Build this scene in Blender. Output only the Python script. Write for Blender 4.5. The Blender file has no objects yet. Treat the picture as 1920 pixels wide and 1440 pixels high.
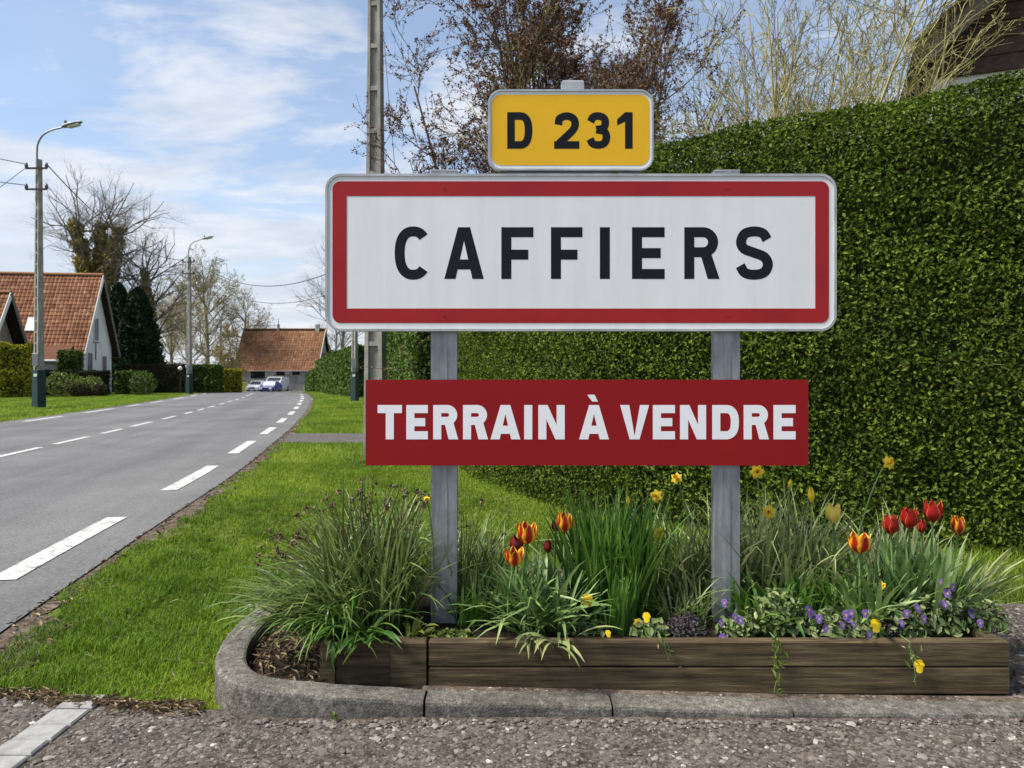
import bpy, math, random
import numpy as np
from mathutils import Vector
random.seed(7); rng = np.random.default_rng(7)
R = math.radians
S = bpy.context.scene
COL = S.collection

# ------------------------------------------------------------------ camera, sky, sun, exposure
F_PX, HOR, CAMH = 1385.0, 707.0, 1.1
cd = bpy.data.cameras.new('camera'); cam = bpy.data.objects.new('camera', cd); COL.objects.link(cam)
cam.location = (0, 0, CAMH); cam.rotation_euler = (R(90), 0, 0)
cd.sensor_width = 36; cd.lens = 36 * F_PX / 1920; cd.shift_y = -13 / 1920
cd.clip_start = 0.05; cd.clip_end = 3000
cd.dof.use_dof = True; cd.dof.focus_distance = 2.9; cd.dof.aperture_fstop = 7.0
S.camera = cam
SUN_ELEV, SUN_AZ = R(52), math.atan2(-0.93, -0.25)          # azimuth measured from +Y towards +X
sd = bpy.data.lights.new('sun', 'SUN'); sd.energy = 3.1; sd.angle = R(16); sd.color = (1.0, 0.95, 0.87)
sun = bpy.data.objects.new('sun', sd); COL.objects.link(sun); sun.location = (-30, -12, 36)
to_sun = Vector((math.sin(SUN_AZ) * math.cos(SUN_ELEV), math.cos(SUN_AZ) * math.cos(SUN_ELEV), math.sin(SUN_ELEV)))
sun.rotation_euler = to_sun.to_track_quat('Z', 'Y').to_euler()

W = bpy.data.worlds.new('World'); S.world = W; W.use_nodes = True
nt = W.node_tree; nt.nodes.clear()
def N(tree, typ, **kw):
    n = tree.nodes.new(typ)
    for k, v in kw.items(): setattr(n, k, v)
    return n
out = N(nt, 'ShaderNodeOutputWorld'); bg = N(nt, 'ShaderNodeBackground'); bg.inputs[1].default_value = 0.076
sky = N(nt, 'ShaderNodeTexSky', sky_type='NISHITA', sun_disc=False, sun_elevation=SUN_ELEV, sun_rotation=SUN_AZ)
sky.air_density = 1.0; sky.dust_density = 0.6; sky.ozone_density = 1.6
tc = N(nt, 'ShaderNodeTexCoord'); sp = N(nt, 'ShaderNodeSeparateXYZ'); nt.links.new(tc.outputs['Generated'], sp.inputs[0])
def math_(op, a, b=None, tree=nt, clamp=False):
    m = N(tree, 'ShaderNodeMath', operation=op, use_clamp=clamp)
    for i, v in enumerate((a, b)):
        if v is None: continue
        if isinstance(v, (int, float)): m.inputs[i].default_value = v
        else: tree.links.new(v, m.inputs[i])
    return m.outputs[0]
zc = math_('ADD', math_('MAXIMUM', sp.outputs[2], 0.0), 0.16)
px_, py_ = math_('DIVIDE', sp.outputs[0], zc), math_('DIVIDE', sp.outputs[1], zc)
cb = N(nt, 'ShaderNodeCombineXYZ'); nt.links.new(px_, cb.inputs[0]); nt.links.new(py_, cb.inputs[1])
mp = N(nt, 'ShaderNodeMapping'); mp.inputs['Location'].default_value = (9.7, 3.2, 0.4); mp.inputs['Scale'].default_value = (0.8, 1.25, 1)
nt.links.new(cb.outputs[0], mp.inputs[0])
n1 = N(nt, 'ShaderNodeTexNoise'); n1.inputs['Scale'].default_value = 2.0; n1.inputs['Detail'].default_value = 9; n1.inputs['Roughness'].default_value = 0.6; n1.inputs['Distortion'].default_value = 0.25
nt.links.new(mp.outputs[0], n1.inputs[0])
rp = N(nt, 'ShaderNodeMapRange', interpolation_type='SMOOTHSTEP'); rp.inputs[1].default_value = 0.33; rp.inputs[2].default_value = 0.56; rp.inputs[4].default_value = 0.86
nt.links.new(math_('ADD', n1.outputs[0], math_('MULTIPLY', math_('SUBTRACT', 0.22, math_('MINIMUM', sp.outputs[2], 0.5)), 0.62)), rp.inputs[0])
hz = N(nt, 'ShaderNodeMapRange', interpolation_type='SMOOTHSTEP'); hz.inputs[1].default_value = 0.30; hz.inputs[2].default_value = -0.02; hz.inputs[3].default_value = 0.2; hz.inputs[4].default_value = 0.95
nt.links.new(sp.outputs[2], hz.inputs[0])
cov = math_('MAXIMUM', rp.outputs[0], hz.outputs[0])
mx = N(nt, 'ShaderNodeMix', data_type='RGBA'); n2 = N(nt, 'ShaderNodeTexNoise'); n2.inputs['Scale'].default_value = 2.6; n2.inputs['Detail'].default_value = 8; n2.inputs['Roughness'].default_value = 0.6; nt.links.new(mp.outputs[0], n2.inputs[0])
cm = N(nt, 'ShaderNodeMapRange', interpolation_type='SMOOTHSTEP'); cm.inputs[1].default_value = 0.38; cm.inputs[2].default_value = 0.66
nt.links.new(math_('ADD', n2.outputs[0], math_('MULTIPLY', math_('SUBTRACT', math_('MINIMUM', sp.outputs[2], 0.3), 0.22), 0.5)), cm.inputs[0])
ct = N(nt, 'ShaderNodeMix', data_type='RGBA'); ct.inputs[6].default_value = (3.75, 4.0, 4.5, 1); ct.inputs[7].default_value = (4.85, 4.95, 5.2, 1); nt.links.new(cm.outputs[0], ct.inputs[0]); nt.links.new(ct.outputs[2], mx.inputs[7])
nt.links.new(cov, mx.inputs[0]); nt.links.new(sky.outputs[0], mx.inputs[6])
nt.links.new(mx.outputs[2], bg.inputs[0]); nt.links.new(bg.outputs[0], out.inputs[0])

S.view_settings.view_transform = 'Standard'; S.view_settings.look = 'None'
S.view_settings.exposure = 1.33; S.view_settings.gamma = 1.0; S.view_settings.use_curve_mapping = False
S.render.engine = 'CYCLES'; S.cycles.use_denoising = True
S.cycles.max_bounces = 6; S.cycles.diffuse_bounces = 3; S.cycles.glossy_bounces = 2; S.cycles.transparent_max_bounces = 6

# ------------------------------------------------------------------ pixel helpers (direction only; the distance Y is always given)
def PX(px, Y): return (px - 960.0) * Y / F_PX
def PZ(py, Y): return CAMH + (HOR - py) * Y / F_PX
def P3(px, py, Y): return np.array((PX(px, Y), Y, PZ(py, Y)))
def smooth(a, b, x): t = np.clip((np.asarray(x, float) - a) / (b - a), 0, 1); return t * t * (3 - 2 * t)
def gz(x, y): return -0.62 * smooth(44, 92, y)

# ------------------------------------------------------------------ materials
def ramp(tree, cols, src, lo=0.0, hi=1.0):
    r = N(tree, 'ShaderNodeValToRGB'); e = r.color_ramp.elements
    n = len(cols)
    for i, c in enumerate(cols):
        p = lo + (hi - lo) * i / max(1, n - 1)
        el = e[i] if i < 2 else e.new(p)
        el.position = p; el.color = (*c[:3], 1)
    tree.links.new(src, r.inputs[0]); return r.outputs[0]
def noise(tree, vec, scale, detail=4, rough=0.6):
    n = N(tree, 'ShaderNodeTexNoise'); n.inputs['Scale'].default_value = scale; n.inputs['Detail'].default_value = detail
    n.inputs['Roughness'].default_value = rough; tree.links.new(vec, n.inputs[0]); return n.outputs[0]
MATS = {}
def mat(name, cols, rough=0.65, nscale=None, attr=None, big=None, bump=None, trans=0.0, metal=0.0, spec=0.4, stretch=None, lo=0.3, hi=0.7, voro=None, coat=0.0, rot=None):
    """cols: colours along a ramp driven by noise (nscale) or a point attribute (attr); big=(scale, darkest factor) slow tone change"""
    m = bpy.data.materials.new(name); m.use_nodes = True; t = m.node_tree; b = t.nodes['Principled BSDF']; o = t.nodes['Material Output']
    tcn = N(t, 'ShaderNodeTexCoord'); vec = tcn.outputs['Object']
    if rot:
        mr_ = N(t, 'ShaderNodeMapping'); mr_.inputs['Rotation'].default_value = (0, 0, rot); t.links.new(vec, mr_.inputs[0]); vec = mr_.outputs[0]
    vec0 = vec
    if stretch:
        mpn = N(t, 'ShaderNodeMapping'); mpn.inputs['Scale'].default_value = stretch; t.links.new(vec, mpn.inputs[0]); vec = mpn.outputs[0]
    if attr:
        a = N(t, 'ShaderNodeAttribute', attribute_name=attr); c = ramp(t, cols, a.outputs['Fac'])
    elif nscale: c = ramp(t, cols, noise(t, vec, nscale, 8, 0.65), lo, hi)
    else:
        g = N(t, 'ShaderNodeRGB'); g.outputs[0].default_value = (*cols[0], 1); c = g.outputs[0]
    if voro:
        v = N(t, 'ShaderNodeTexVoronoi'); v.inputs['Scale'].default_value = voro[0]; t.links.new(vec0, v.inputs[0])
        sv = N(t, 'ShaderNodeSeparateColor'); t.links.new(v.outputs['Color'], sv.inputs[0])
        mr = N(t, 'ShaderNodeMapRange'); mr.inputs[3].default_value = voro[1]; mr.inputs[4].default_value = voro[2]; t.links.new(sv.outputs[0], mr.inputs[0])
        mm = N(t, 'ShaderNodeMix', data_type='RGBA', blend_type='MULTIPLY'); mm.inputs[0].default_value = 1; t.links.new(c, mm.inputs[6]); t.links.new(mr.outputs[0], mm.inputs[7]); c = mm.outputs[2]
    if big:
        mr = N(t, 'ShaderNodeMapRange'); mr.inputs[1].default_value = 0.35; mr.inputs[2].default_value = 0.65; mr.inputs[3].default_value = big[1]; mr.inputs[4].default_value = 1.0
        t.links.new(noise(t, tcn.outputs['Object'], big[0], 5), mr.inputs[0])
        mm = N(t, 'ShaderNodeMix', data_type='RGBA', blend_type='MULTIPLY'); mm.inputs[0].default_value = 1; t.links.new(c, mm.inputs[6]); t.links.new(mr.outputs[0], mm.inputs[7]); c = mm.outputs[2]
    t.links.new(c, b.inputs['Base Color'])
    b.inputs['Roughness'].default_value = rough; b.inputs['Metallic'].default_value = metal; b.inputs['Specular IOR Level'].default_value = spec
    if coat: b.inputs['Coat Weight'].default_value = coat; b.inputs['Coat Roughness'].default_value = 0.1
    if bump:
        bn = N(t, 'ShaderNodeBump'); bn.inputs['Strength'].default_value = bump[1]; bn.inputs['Distance'].default_value = bump[2]
        t.links.new(noise(t, vec, bump[0], 6, 0.7), bn.inputs['Height']); t.links.new(bn.outputs[0], b.inputs['Normal'])
    if trans:
        tr = N(t, 'ShaderNodeBsdfTranslucent'); t.links.new(c, tr.inputs[0]); ms = N(t, 'ShaderNodeMixShader'); ms.inputs[0].default_value = trans
        t.links.new(b.outputs[0], ms.inputs[1]); t.links.new(tr.outputs[0], ms.inputs[2]); t.links.new(ms.outputs[0], o.inputs[0])
    MATS[name] = m; return m

mat('lawn_soil', [(0.049, 0.0665, 0.0105), (0.084, 0.112, 0.0154), (0.112, 0.133, 0.0245)], .9, nscale=1.4, bump=(30, .6, .02), spec=.1)
mat('grass_blade', [(0.084, 0.156, 0.012), (0.168, 0.2808, 0.018), (0.2464, 0.364, 0.025), (0.3472, 0.4056, 0.05)], .6, attr='rnd', big=(0.9, .75), trans=.45, spec=.25)
mat('asphalt', [(0.1037, 0.1013, 0.0976), (0.1366, 0.1354, 0.133), (0.1684, 0.1647, 0.1598)], .8, nscale=1.0, big=(0.5, .74), voro=(95, .72, 1.25), bump=(140, .5, .006), spec=.3, stretch=(1.1, .05, 1), rot=R(-13), lo=.32, hi=.66)
mat('asphalt_dark', [(.07, .066, .06), (.12, .112, .1)], .9, nscale=3, voro=(60, .7, 1.2), bump=(90, .6, .01), spec=.2)
mat('road_paint', [(.20, .195, .185), (.44, .43, .41), (.54, .53, .50)], .75, nscale=22, lo=.36, hi=.54, big=(3, .85), bump=(120, .3, .003))
mat('dirt', [(.06, .045, .032), (.13, .10, .075), (.2, .165, .13)], .95, nscale=9, voro=(45, .6, 1.3), bump=(40, .9, .02), spec=.1)
mat('gravel_base', [(0.0615, 0.0513, 0.0418), (0.1098, 0.0911, 0.0765), (0.1581, 0.1345, 0.1156)], .95, nscale=6, voro=(85, .45, 1.45), bump=(80, 1.0, .012), spec=.15)
mat('gravel_stone', [(0.0524, 0.0434, 0.0352), (0.1091, 0.0903, 0.0748), (0.1615, 0.139, 0.1188), (0.227, 0.2019, 0.176), (0.4541, 0.425, 0.3784)], .85, attr='rnd', bump=(120, .4, .002), spec=.25)
mat('sett', [(.19, .185, .17), (.27, .265, .25), (.33, .325, .31)], .85, nscale=22, bump=(70, .5, .004), spec=.2)
mat('kerb', [(0.081, 0.0742, 0.0612), (0.1512, 0.1389, 0.1173), (0.216, 0.1993, 0.1714), (0.3456, 0.3233, 0.2856)], .95, nscale=42, big=(3.2, .5), voro=(260, .6, 1.3), bump=(110, .9, .008), spec=.15, lo=.28, hi=.72)
mat('timber', [(0.0292, 0.0218, 0.0121), (0.0768, 0.0554, 0.0297), (0.1369, 0.1007, 0.054), (0.274, 0.2014, 0.108)], .8, nscale=9, stretch=(.45, 5, 7), big=(2.5, .6), bump=(16, .6, .006), spec=.2, lo=.3, hi=.78)
mat('bed_soil', [(.014, .010, .007), (.035, .026, .018), (.06, .046, .033)], .95, nscale=24, bump=(38, 1, .03), spec=.1)
mat('mulch', [(.05, .033, .02), (.14, .095, .055), (.32, .24, .14)], .85, attr='rnd', spec=.2)
mat('galvanised', [(.24, .255, .27), (.33, .345, .36), (.42, .43, .44)], .48, nscale=9, stretch=(6, 6, .8), big=(14, .8), metal=.55, bump=(40, .12, .003))
mat('aluminium', [(.42, .42, .42), (.56, .56, .55)], .4, nscale=12, metal=.5, big=(6, .75))
mat('sign_white', [(.70, .70, .685), (.74, .74, .725), (.76, .76, .75)], .4, nscale=3, stretch=(4, 1, .35), big=(2.2, .94), spec=.3, coat=.1, bump=(1.8, .06, .02))
mat('sign_red', [(.27, .006, .010), (.36, .012, .012)], .4, nscale=2.5, spec=.25, coat=.08, bump=(1.8, .06, .02))
mat('sign_yellow', [(.72, .40, .008), (.80, .46, .012)], .42, nscale=2.2, spec=.25, coat=.06, bump=(1.8, .06, .02))
mat('sign_black', [(.008, .009, .011), (.014, .015, .018)], .34, nscale=5, spec=.12, coat=.0, bump=(1.8, .06, .02))
mat('board_red', [(0.2447, 0.007, 0.01), (0.264, 0.009, 0.011)], .6, nscale=3, spec=.15)
mat('board_white', [(.80, .80, .80)], .45)
mat('concrete_pole', [(.21, .195, .165), (.31, .295, .26), (.39, .37, .33)], .88, nscale=3.5, stretch=(3, 3, .6), big=(5, .68), bump=(45, .6, .006), spec=.2)
mat('dark_green_paint', [(.006, .022, .022), (.012, .035, .034)], .6, nscale=6)
mat('lamp_grey', [(.2, .205, .21)], .5, metal=.4)
mat('lamp_glass', [(.55, .52, .42)], .2, spec=.5)
mat('black_wire', [(.02, .02, .022)], .6)
mat('insulator', [(.03, .026, .024)], .4)
HEDGE = [(.028, .052, .005), (.068, .122, .010), (.13, .20, .018), (.23, .28, .035)]
mat('hedge_leaf', HEDGE, .6, attr='rnd', big=(1.3, .55), trans=.35, spec=.16)
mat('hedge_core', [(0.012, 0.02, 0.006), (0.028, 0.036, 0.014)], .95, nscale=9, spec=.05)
mat('thuja_leaf', [(0.0297, 0.0607, 0.0095), (0.0675, 0.1215, 0.0149), (0.1215, 0.2025, 0.0243)], .6, attr='rnd', big=(.8, .7), trans=.2, spec=.2)
mat('yellow_hedge_leaf', [(0.1294, 0.1581, 0.0115), (0.3019, 0.3019, 0.0172), (0.5462, 0.4456, 0.0287)], .6, attr='rnd', big=(.6, .6), trans=.25, spec=.2)
mat('brown_hedge_leaf', [(.022, .02, .010), (.055, .048, .024), (.10, .085, .045)], .8, attr='rnd', big=(.7, .7), spec=.1)
mat('grey_hedge_leaf', [(.016, .022, .010), (.04, .05, .022), (.075, .088, .04)], .8, attr='rnd', big=(.7, .7), spec=.1)
mat('conifer_leaf', [(0.0068, 0.0204, 0.0068), (0.017, 0.0442, 0.0136), (0.034, 0.0765, 0.0238)], .65, attr='rnd', big=(.5, .7), spec=.15)
mat('ivy_leaf', [(0.104, 0.0975, 0.0156), (0.234, 0.2015, 0.0338), (0.364, 0.286, 0.0585)], .6, attr='rnd', big=(.5, .6), trans=.15, spec=.2)
mat('bud_leaf', [(0.1575, 0.1323, 0.0488), (0.2625, 0.207, 0.0813), (0.3675, 0.2875, 0.13)], .7, attr='rnd', trans=.3, spec=.1)
mat('dead_leaf', [(0.0456, 0.0241, 0.0138), (0.1002, 0.0543, 0.0331), (0.1731, 0.0995, 0.0621), (0.2915, 0.1808, 0.1105)], .8, attr='rnd', spec=.15, trans=.1)
mat('bark_grey', [(0.1063, 0.0912, 0.0775), (0.1875, 0.1625, 0.1375)], .9, nscale=2, spec=.1)
mat('bark_brown', [(0.0665, 0.0456, 0.0323), (0.133, 0.095, 0.0703)], .9, nscale=3, spec=.1)
mat('bark_yellow', [(0.2287, 0.1989, 0.0795), (0.3695, 0.3256, 0.1408)], .85, nscale=5, spec=.15)
mat('bark_tan', [(0.189, 0.162, 0.0945), (0.297, 0.2633, 0.1688)], .85, nscale=4, spec=.15)
mat('roof_tile', [(0.152, 0.0626, 0.033), (0.2232, 0.095, 0.0495), (0.2945, 0.1382, 0.0726), (0.361, 0.1998, 0.1045)], .85, attr='rnd', big=(.35, .7), spec=.15)
mat('barn_tile', [(.17, .082, .043), (.25, .126, .068), (.32, .17, .09)], .9, attr='rnd', big=(.3, .62), spec=.1)
mat('brown_roof', [(.09, .042, .026), (.15, .07, .042)], .9, nscale=3, spec=.1, stretch=(1, 5, 5))
mat('render_white', [(0.69, 0.667, 0.621), (0.805, 0.782, 0.736)], .9, nscale=1.5, big=(.8, .88), spec=.1)
mat('render_beige', [(.26, .2, .15), (.34, .27, .205)], .9, nscale=2, spec=.1)
mat('barn_wall', [(.26, .235, .2), (.38, .35, .30), (.48, .45, .40)], .95, nscale=1.8, big=(.9, .75), spec=.1)
mat('dark_wood', [(.018, .012, .009), (.04, .028, .02)], .8, nscale=5, stretch=(1, 5, 5), spec=.15)
mat('clad_wood', [(.045, .028, .02), (.075, .048, .035), (.11, .075, .056)], .8, nscale=4, stretch=(.8, 6, 6), bump=(14, .4, .006), spec=.2)
mat('barge_wood', [(.11, .09, .075), (.17, .145, .125)], .85, nscale=5, stretch=(4, 4, 4), bump=(20, .4, .005))
mat('mossy_roof', [(.035, .03, .02), (.07, .058, .04), (.10, .085, .05)], .95, nscale=6, bump=(18, .6, .02))
mat('pane_glass', [(.03, .036, .045)], .25, spec=.3)
mat('window_white', [(.62, .63, .63)], .5)
mat('zinc', [(.22, .23, .24)], .5, metal=.4)
mat('black_void', [(.006, .006, .007)], .9)
mat('car_white', [(.72, .73, .75)], .25, coat=.6)
mat('car_blue', [(.05, .10, .32)], .25, coat=.6)
mat('tyre', [(.015, .015, .015)], .85)
mat('rim', [(.4, .4, .42)], .35, metal=.8)
mat('headlight', [(.75, .76, .78)], .15)
mat('bin_yellow', [(.45, .4, .06)], .5)
mat('stone_white', [(.5, .49, .46), (.62, .6, .57)], .9, nscale=3)
mat('flower_white', [(.75, .72, .66)], .6)
LEAFG = [(.018, .045, .010), (.04, .085, .016), (.075, .135, .028), (.12, .18, .05)]
mat('strap_leaf', [(0.0443, 0.0827, 0.0202), (0.0906, 0.1561, 0.0378), (0.171, 0.2389, 0.0655), (0.3019, 0.3675, 0.1197)], .42, attr='rnd', trans=.25, spec=.5)
mat('bright_leaf', [(0.028, 0.0812, 0.0112), (0.063, 0.154, 0.0196), (0.119, 0.231, 0.0308), (0.182, 0.294, 0.056)], .45, attr='rnd', trans=.3, spec=.4)
mat('tulip_leaf', [(0.0517, 0.1094, 0.0277), (0.1109, 0.194, 0.0529), (0.1848, 0.2911, 0.0882), (0.2772, 0.3704, 0.126)], .45, attr='rnd', trans=.25, spec=.45)
mat('pale_leaf', [(0.0886, 0.1267, 0.0411), (0.1771, 0.2367, 0.0821), (0.3011, 0.3381, 0.1368), (0.4428, 0.4564, 0.2053)], .5, attr='rnd', trans=.25, spec=.35)
mat('lime_leaf', [(.06, .10, .012), (.13, .18, .025), (.24, .26, .05)], .5, attr='rnd', trans=.3, spec=.3)
mat('viola_leaf', [(0.0385, 0.0735, 0.0179), (0.0847, 0.1323, 0.0358), (0.154, 0.2058, 0.0672), (0.2618, 0.294, 0.1232)], .5, attr='rnd', trans=.2, spec=.35)
mat('heather_leaf', [(.025, .018, .022), (.055, .04, .05), (.11, .08, .11)], .7, attr='rnd', spec=.2)
mat('dry_stalk', [(.05, .05, .022), (.11, .10, .045), (.2, .17, .08)], .7, attr='rnd', spec=.2)
mat('dry_head', [(.045, .028, .018), (.12, .085, .045), (.25, .2, .10)], .8, attr='rnd', spec=.2)
mat('flower_stem', [(0.085, 0.17, 0.0425), (0.153, 0.255, 0.085)], .5, attr='rnd', spec=.35)
mat('tulip_red', [(.25, .004, .006), (.27, .005, .006), (.29, .006, .006), (.31, .010, .006), (.36, .03, .008), (.75, .38, .06)], .42, attr='edge', trans=.2, spec=.4)
mat('tulip_flame', [(.28, .006, .006), (.34, .02, .006), (.70, .34, .012), (.78, .46, .02), (.78, .48, .03)], .42, attr='edge', trans=.22, spec=.4)
mat('tulip_dark', [(.13, .006, .007), (.2, .01, .01)], .5, attr='edge', trans=.15)
mat('tulip_cream', [(.82, .60, .06), (.84, .66, .14), (.82, .72, .32)], .45, attr='edge', trans=.22)
mat('daffodil_yellow', [(0.82, 0.58, 0.02), (0.86, 0.66, 0.05)], .5, attr='edge', trans=.25, spec=.3)
mat('daffodil_cup', [(.84, .45, .01), (.86, .55, .02)], .5, attr='edge', trans=.2, spec=.3)
mat('viola_purple', [(.5, .42, .12), (.10, .05, .22), (.17, .10, .33), (.30, .22, .45)], .55, attr='edge', trans=.2)
mat('viola_yellow', [(.80, .55, .01), (.85, .62, .02)], .5, attr='edge', trans=.2)
mat('flower_eye', [(.03, .012, .01)], .7)

# ------------------------------------------------------------------ mesh helpers
ORG = {}
def new_obj(name, V, F, material, parent=None, at=None, smooth_=False, attrs=None, kind=None):
    """V (n,3) world coordinates, F list of int arrays (m,k); one mesh object; origin at the parent's root, or `at`"""
    V = np.asarray(V, float).reshape(-1, 3)
    o0 = ORG[parent] if parent is not None else np.array(at if at is not None else (0, 0, 0), float)
    me = bpy.data.meshes.new(name); Fs = [np.asarray(f, np.int32) for f in F if len(f)]
    nl = sum(f.size for f in Fs); nf = sum(len(f) for f in Fs)
    me.vertices.add(len(V)); me.vertices.foreach_set('co', (V - o0).ravel())
    me.loops.add(nl); me.loops.foreach_set('vertex_index', np.concatenate([f.ravel() for f in Fs]))
    tot = np.concatenate([np.full(len(f), f.shape[1], np.int32) for f in Fs]); st = np.concatenate([[0], np.cumsum(tot)[:-1]]).astype(np.int32)
    me.polygons.add(nf); me.polygons.foreach_set('loop_start', st); me.polygons.foreach_set('loop_total', tot)
    me.polygons.foreach_set('use_smooth', np.full(nf, bool(smooth_)))
    for k, a in (attrs or {}).items():
        at_ = me.attributes.new(k, 'FLOAT', 'POINT'); at_.data.foreach_set('value', np.asarray(a, np.float32))
    me.update(calc_edges=True)
    me.materials.append(MATS[material])
    ob = bpy.data.objects.new(name, me); COL.objects.link(ob)
    if parent is not None: ob.parent = parent
    else: ob.location = o0
    ORG[ob] = o0
    if kind: ob['kind'] = kind
    return ob
def tag(o, label, cat, group=None):
    o['label'] = label; o['category'] = cat
    if group: o['group'] = group
    return o
def thing(name, loc, label, cat, group=None):
    o = bpy.data.objects.new(name, None); COL.objects.link(o); o.location = loc; o.empty_display_size = .1
    ORG[o] = np.array(loc, float); return tag(o, label, cat, group)

class MB:
    def __init__(s): s.V = []; s.Q = []; s.T = []; s.P = []; s.n = 0; s.A = []
    def add(s, v, quads=(), tris=(), polys=(), a=None):
        v = np.asarray(v, float).reshape(-1, 3); k = s.n; s.V.append(v); s.n += len(v)
        s.Q += [[i + k for i in q] for q in quads]; s.T += [[i + k for i in q] for q in tris]; s.P += [[i + k for i in q] for q in polys]
        s.A.append(np.full(len(v), random.random() if a is None else a)); return s
    def hexa(s, c, a=None):       # 8 corners: bottom 4 ccw then top 4
        return s.add(c, [(3, 2, 1, 0), (4, 5, 6, 7), (0, 1, 5, 4), (1, 2, 6, 5), (2, 3, 7, 6), (3, 0, 4, 7)], a=a)
    def box(s, x0, x1, y0, y1, z0, z1, a=None):
        return s.hexa([(x0, y0, z0), (x1, y0, z0), (x1, y1, z0), (x0, y1, z0), (x0, y0, z1), (x1, y0, z1), (x1, y1, z1), (x0, y1, z1)], a)
    def bbox(s, x0, x1, y0, y1, z0, z1, b=.004):   # box with chamfered edges
        def ring(z, i): return [(x0 + i, y0 + i, z), (x1 - i, y0 + i, z), (x1 - i, y1 - i, z), (x0 + i, y1 - i, z)]
        v = ring(z0, b) + ring(z0 + b, 0) + ring(z1 - b, 0) + ring(z1, b); q = [(3, 2, 1, 0), (12, 13, 14, 15)]
        for r in range(3):
            for i in range(4): q.append((r * 4 + i, r * 4 + (i + 1) % 4, r * 4 + 4 + (i + 1) % 4, r * 4 + 4 + i))
        return s.add(v, q)
    def obox(s, c, ux, uy, uz, a=None):            # centre and three half-axis vectors
        c, ux, uy, uz = map(lambda q: np.array(q, float), (c, ux, uy, uz))
        return s.hexa([c - ux - uy - uz, c + ux - uy - uz, c + ux + uy - uz, c - ux + uy - uz, c - ux - uy + uz, c + ux - uy + uz, c + ux + uy + uz, c - ux + uy + uz], a)
    def tube(s, pts, rad, sides=8, cap=True):
        pts = np.asarray(pts, float); rad = np.broadcast_to(rad, len(pts))
        v, f = tubes(pts[None], np.asarray(rad)[None], sides); q = f.tolist(); n = len(pts)
        P = [list(range(sides))[::-1], [(n - 1) * sides + i for i in range(sides)]] if cap else []
        return s.add(v, q, polys=P)
    def prism(s, poly, y0, y1, a=None):            # polygon in x,z extruded along y (y0 front)
        n = len(poly); v = [(x, y0, z) for x, z in poly] + [(x, y1, z) for x, z in poly]
        return s.add(v, [(i, n + i, n + (i + 1) % n, (i + 1) % n) for i in range(n)], polys=[list(range(n)), list(range(2 * n - 1, n - 1, -1))], a=a)
    def build(s, name, material, parent=None, at=None, smooth_=False, kind=None, attr='rnd'):
        V = np.concatenate(s.V); F = []
        if s.Q: F.append(np.array(s.Q))
        if s.T: F.append(np.array(s.T))
        F += [np.array([p]) for p in s.P]
        return new_obj(name, V, F, material, parent, at, smooth_, {attr: np.concatenate(s.A)}, kind)

def tubes(paths, rad, sides):
    """paths (n,k,3), rad (n,k) -> verts, quads (vectorised)"""
    n, k, _ = paths.shape
    tan = np.gradient(paths, axis=1); tan /= np.linalg.norm(tan, axis=2, keepdims=True) + 1e-9
    ref = np.zeros_like(tan); m = np.abs(tan[..., 2]) < .9; ref[m] = (0, 0, 1); ref[~m] = (1, 0, 0)
    ref[:] = ref[:, :1]
    u = np.cross(tan, ref); u /= np.linalg.norm(u, axis=2, keepdims=True) + 1e-9; w = np.cross(tan, u)
    a = np.arange(sides) * 2 * np.pi / sides
    V = paths[:, :, None] + rad[:, :, None, None] * (u[:, :, None] * np.cos(a)[:, None] + w[:, :, None] * np.sin(a)[:, None])
    i = np.arange(n * k * sides).reshape(n, k, sides); j = np.roll(i, -1, axis=2)
    Q = np.stack([i[:, :-1], i[:, 1:], j[:, 1:], j[:, :-1]], -1).reshape(-1, 4)
    return V.reshape(-1, 3), Q
def unit(v): return v / (np.linalg.norm(v, axis=-1, keepdims=True) + 1e-9)
def leaf_quads(P, Nrm, size, aspect=.5, jitter=.8, fold=.25, up=0.0):
    """one folded leaf (two triangles) at each point, facing roughly along Nrm"""
    n = len(P); Nn = unit(Nrm + jitter * rng.normal(size=(n, 3)))
    d = rng.normal(size=(n, 3)); d[:, 2] += up; d = unit(d - (d * Nn).sum(1, keepdims=True) * Nn); s_ = np.cross(Nn, d)
    L = (size * (0.65 + .7 * rng.random(n)))[:, None] if np.ndim(size) == 0 else (size * (0.65 + .7 * rng.random(n)))[:, None]
    V = np.stack([P - d * L * .5, P + s_ * L * aspect * .5 + Nn * L * fold * .5, P + d * L * .5, P - s_ * L * aspect * .5 + Nn * L * fold * .5], 1)
    b = np.arange(n)[:, None] * 4
    return V.reshape(-1, 3), np.concatenate([b + [0, 1, 2], b + [0, 2, 3]]), np.repeat(rng.random(n), 4)
def wob(x, y, z, f=1.0, s=0.0):
    return (np.sin(f * (1.7 * x + .6 * y) + s) + np.sin(f * (1.1 * y - 1.9 * z) + 2.1 + s) + np.sin(f * (2.3 * z + .8 * x) + 4.2 + s) + .6 * np.sin(f * (4.1 * x - 3.2 * z + 2.7 * y) + s)) / 3.6

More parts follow.
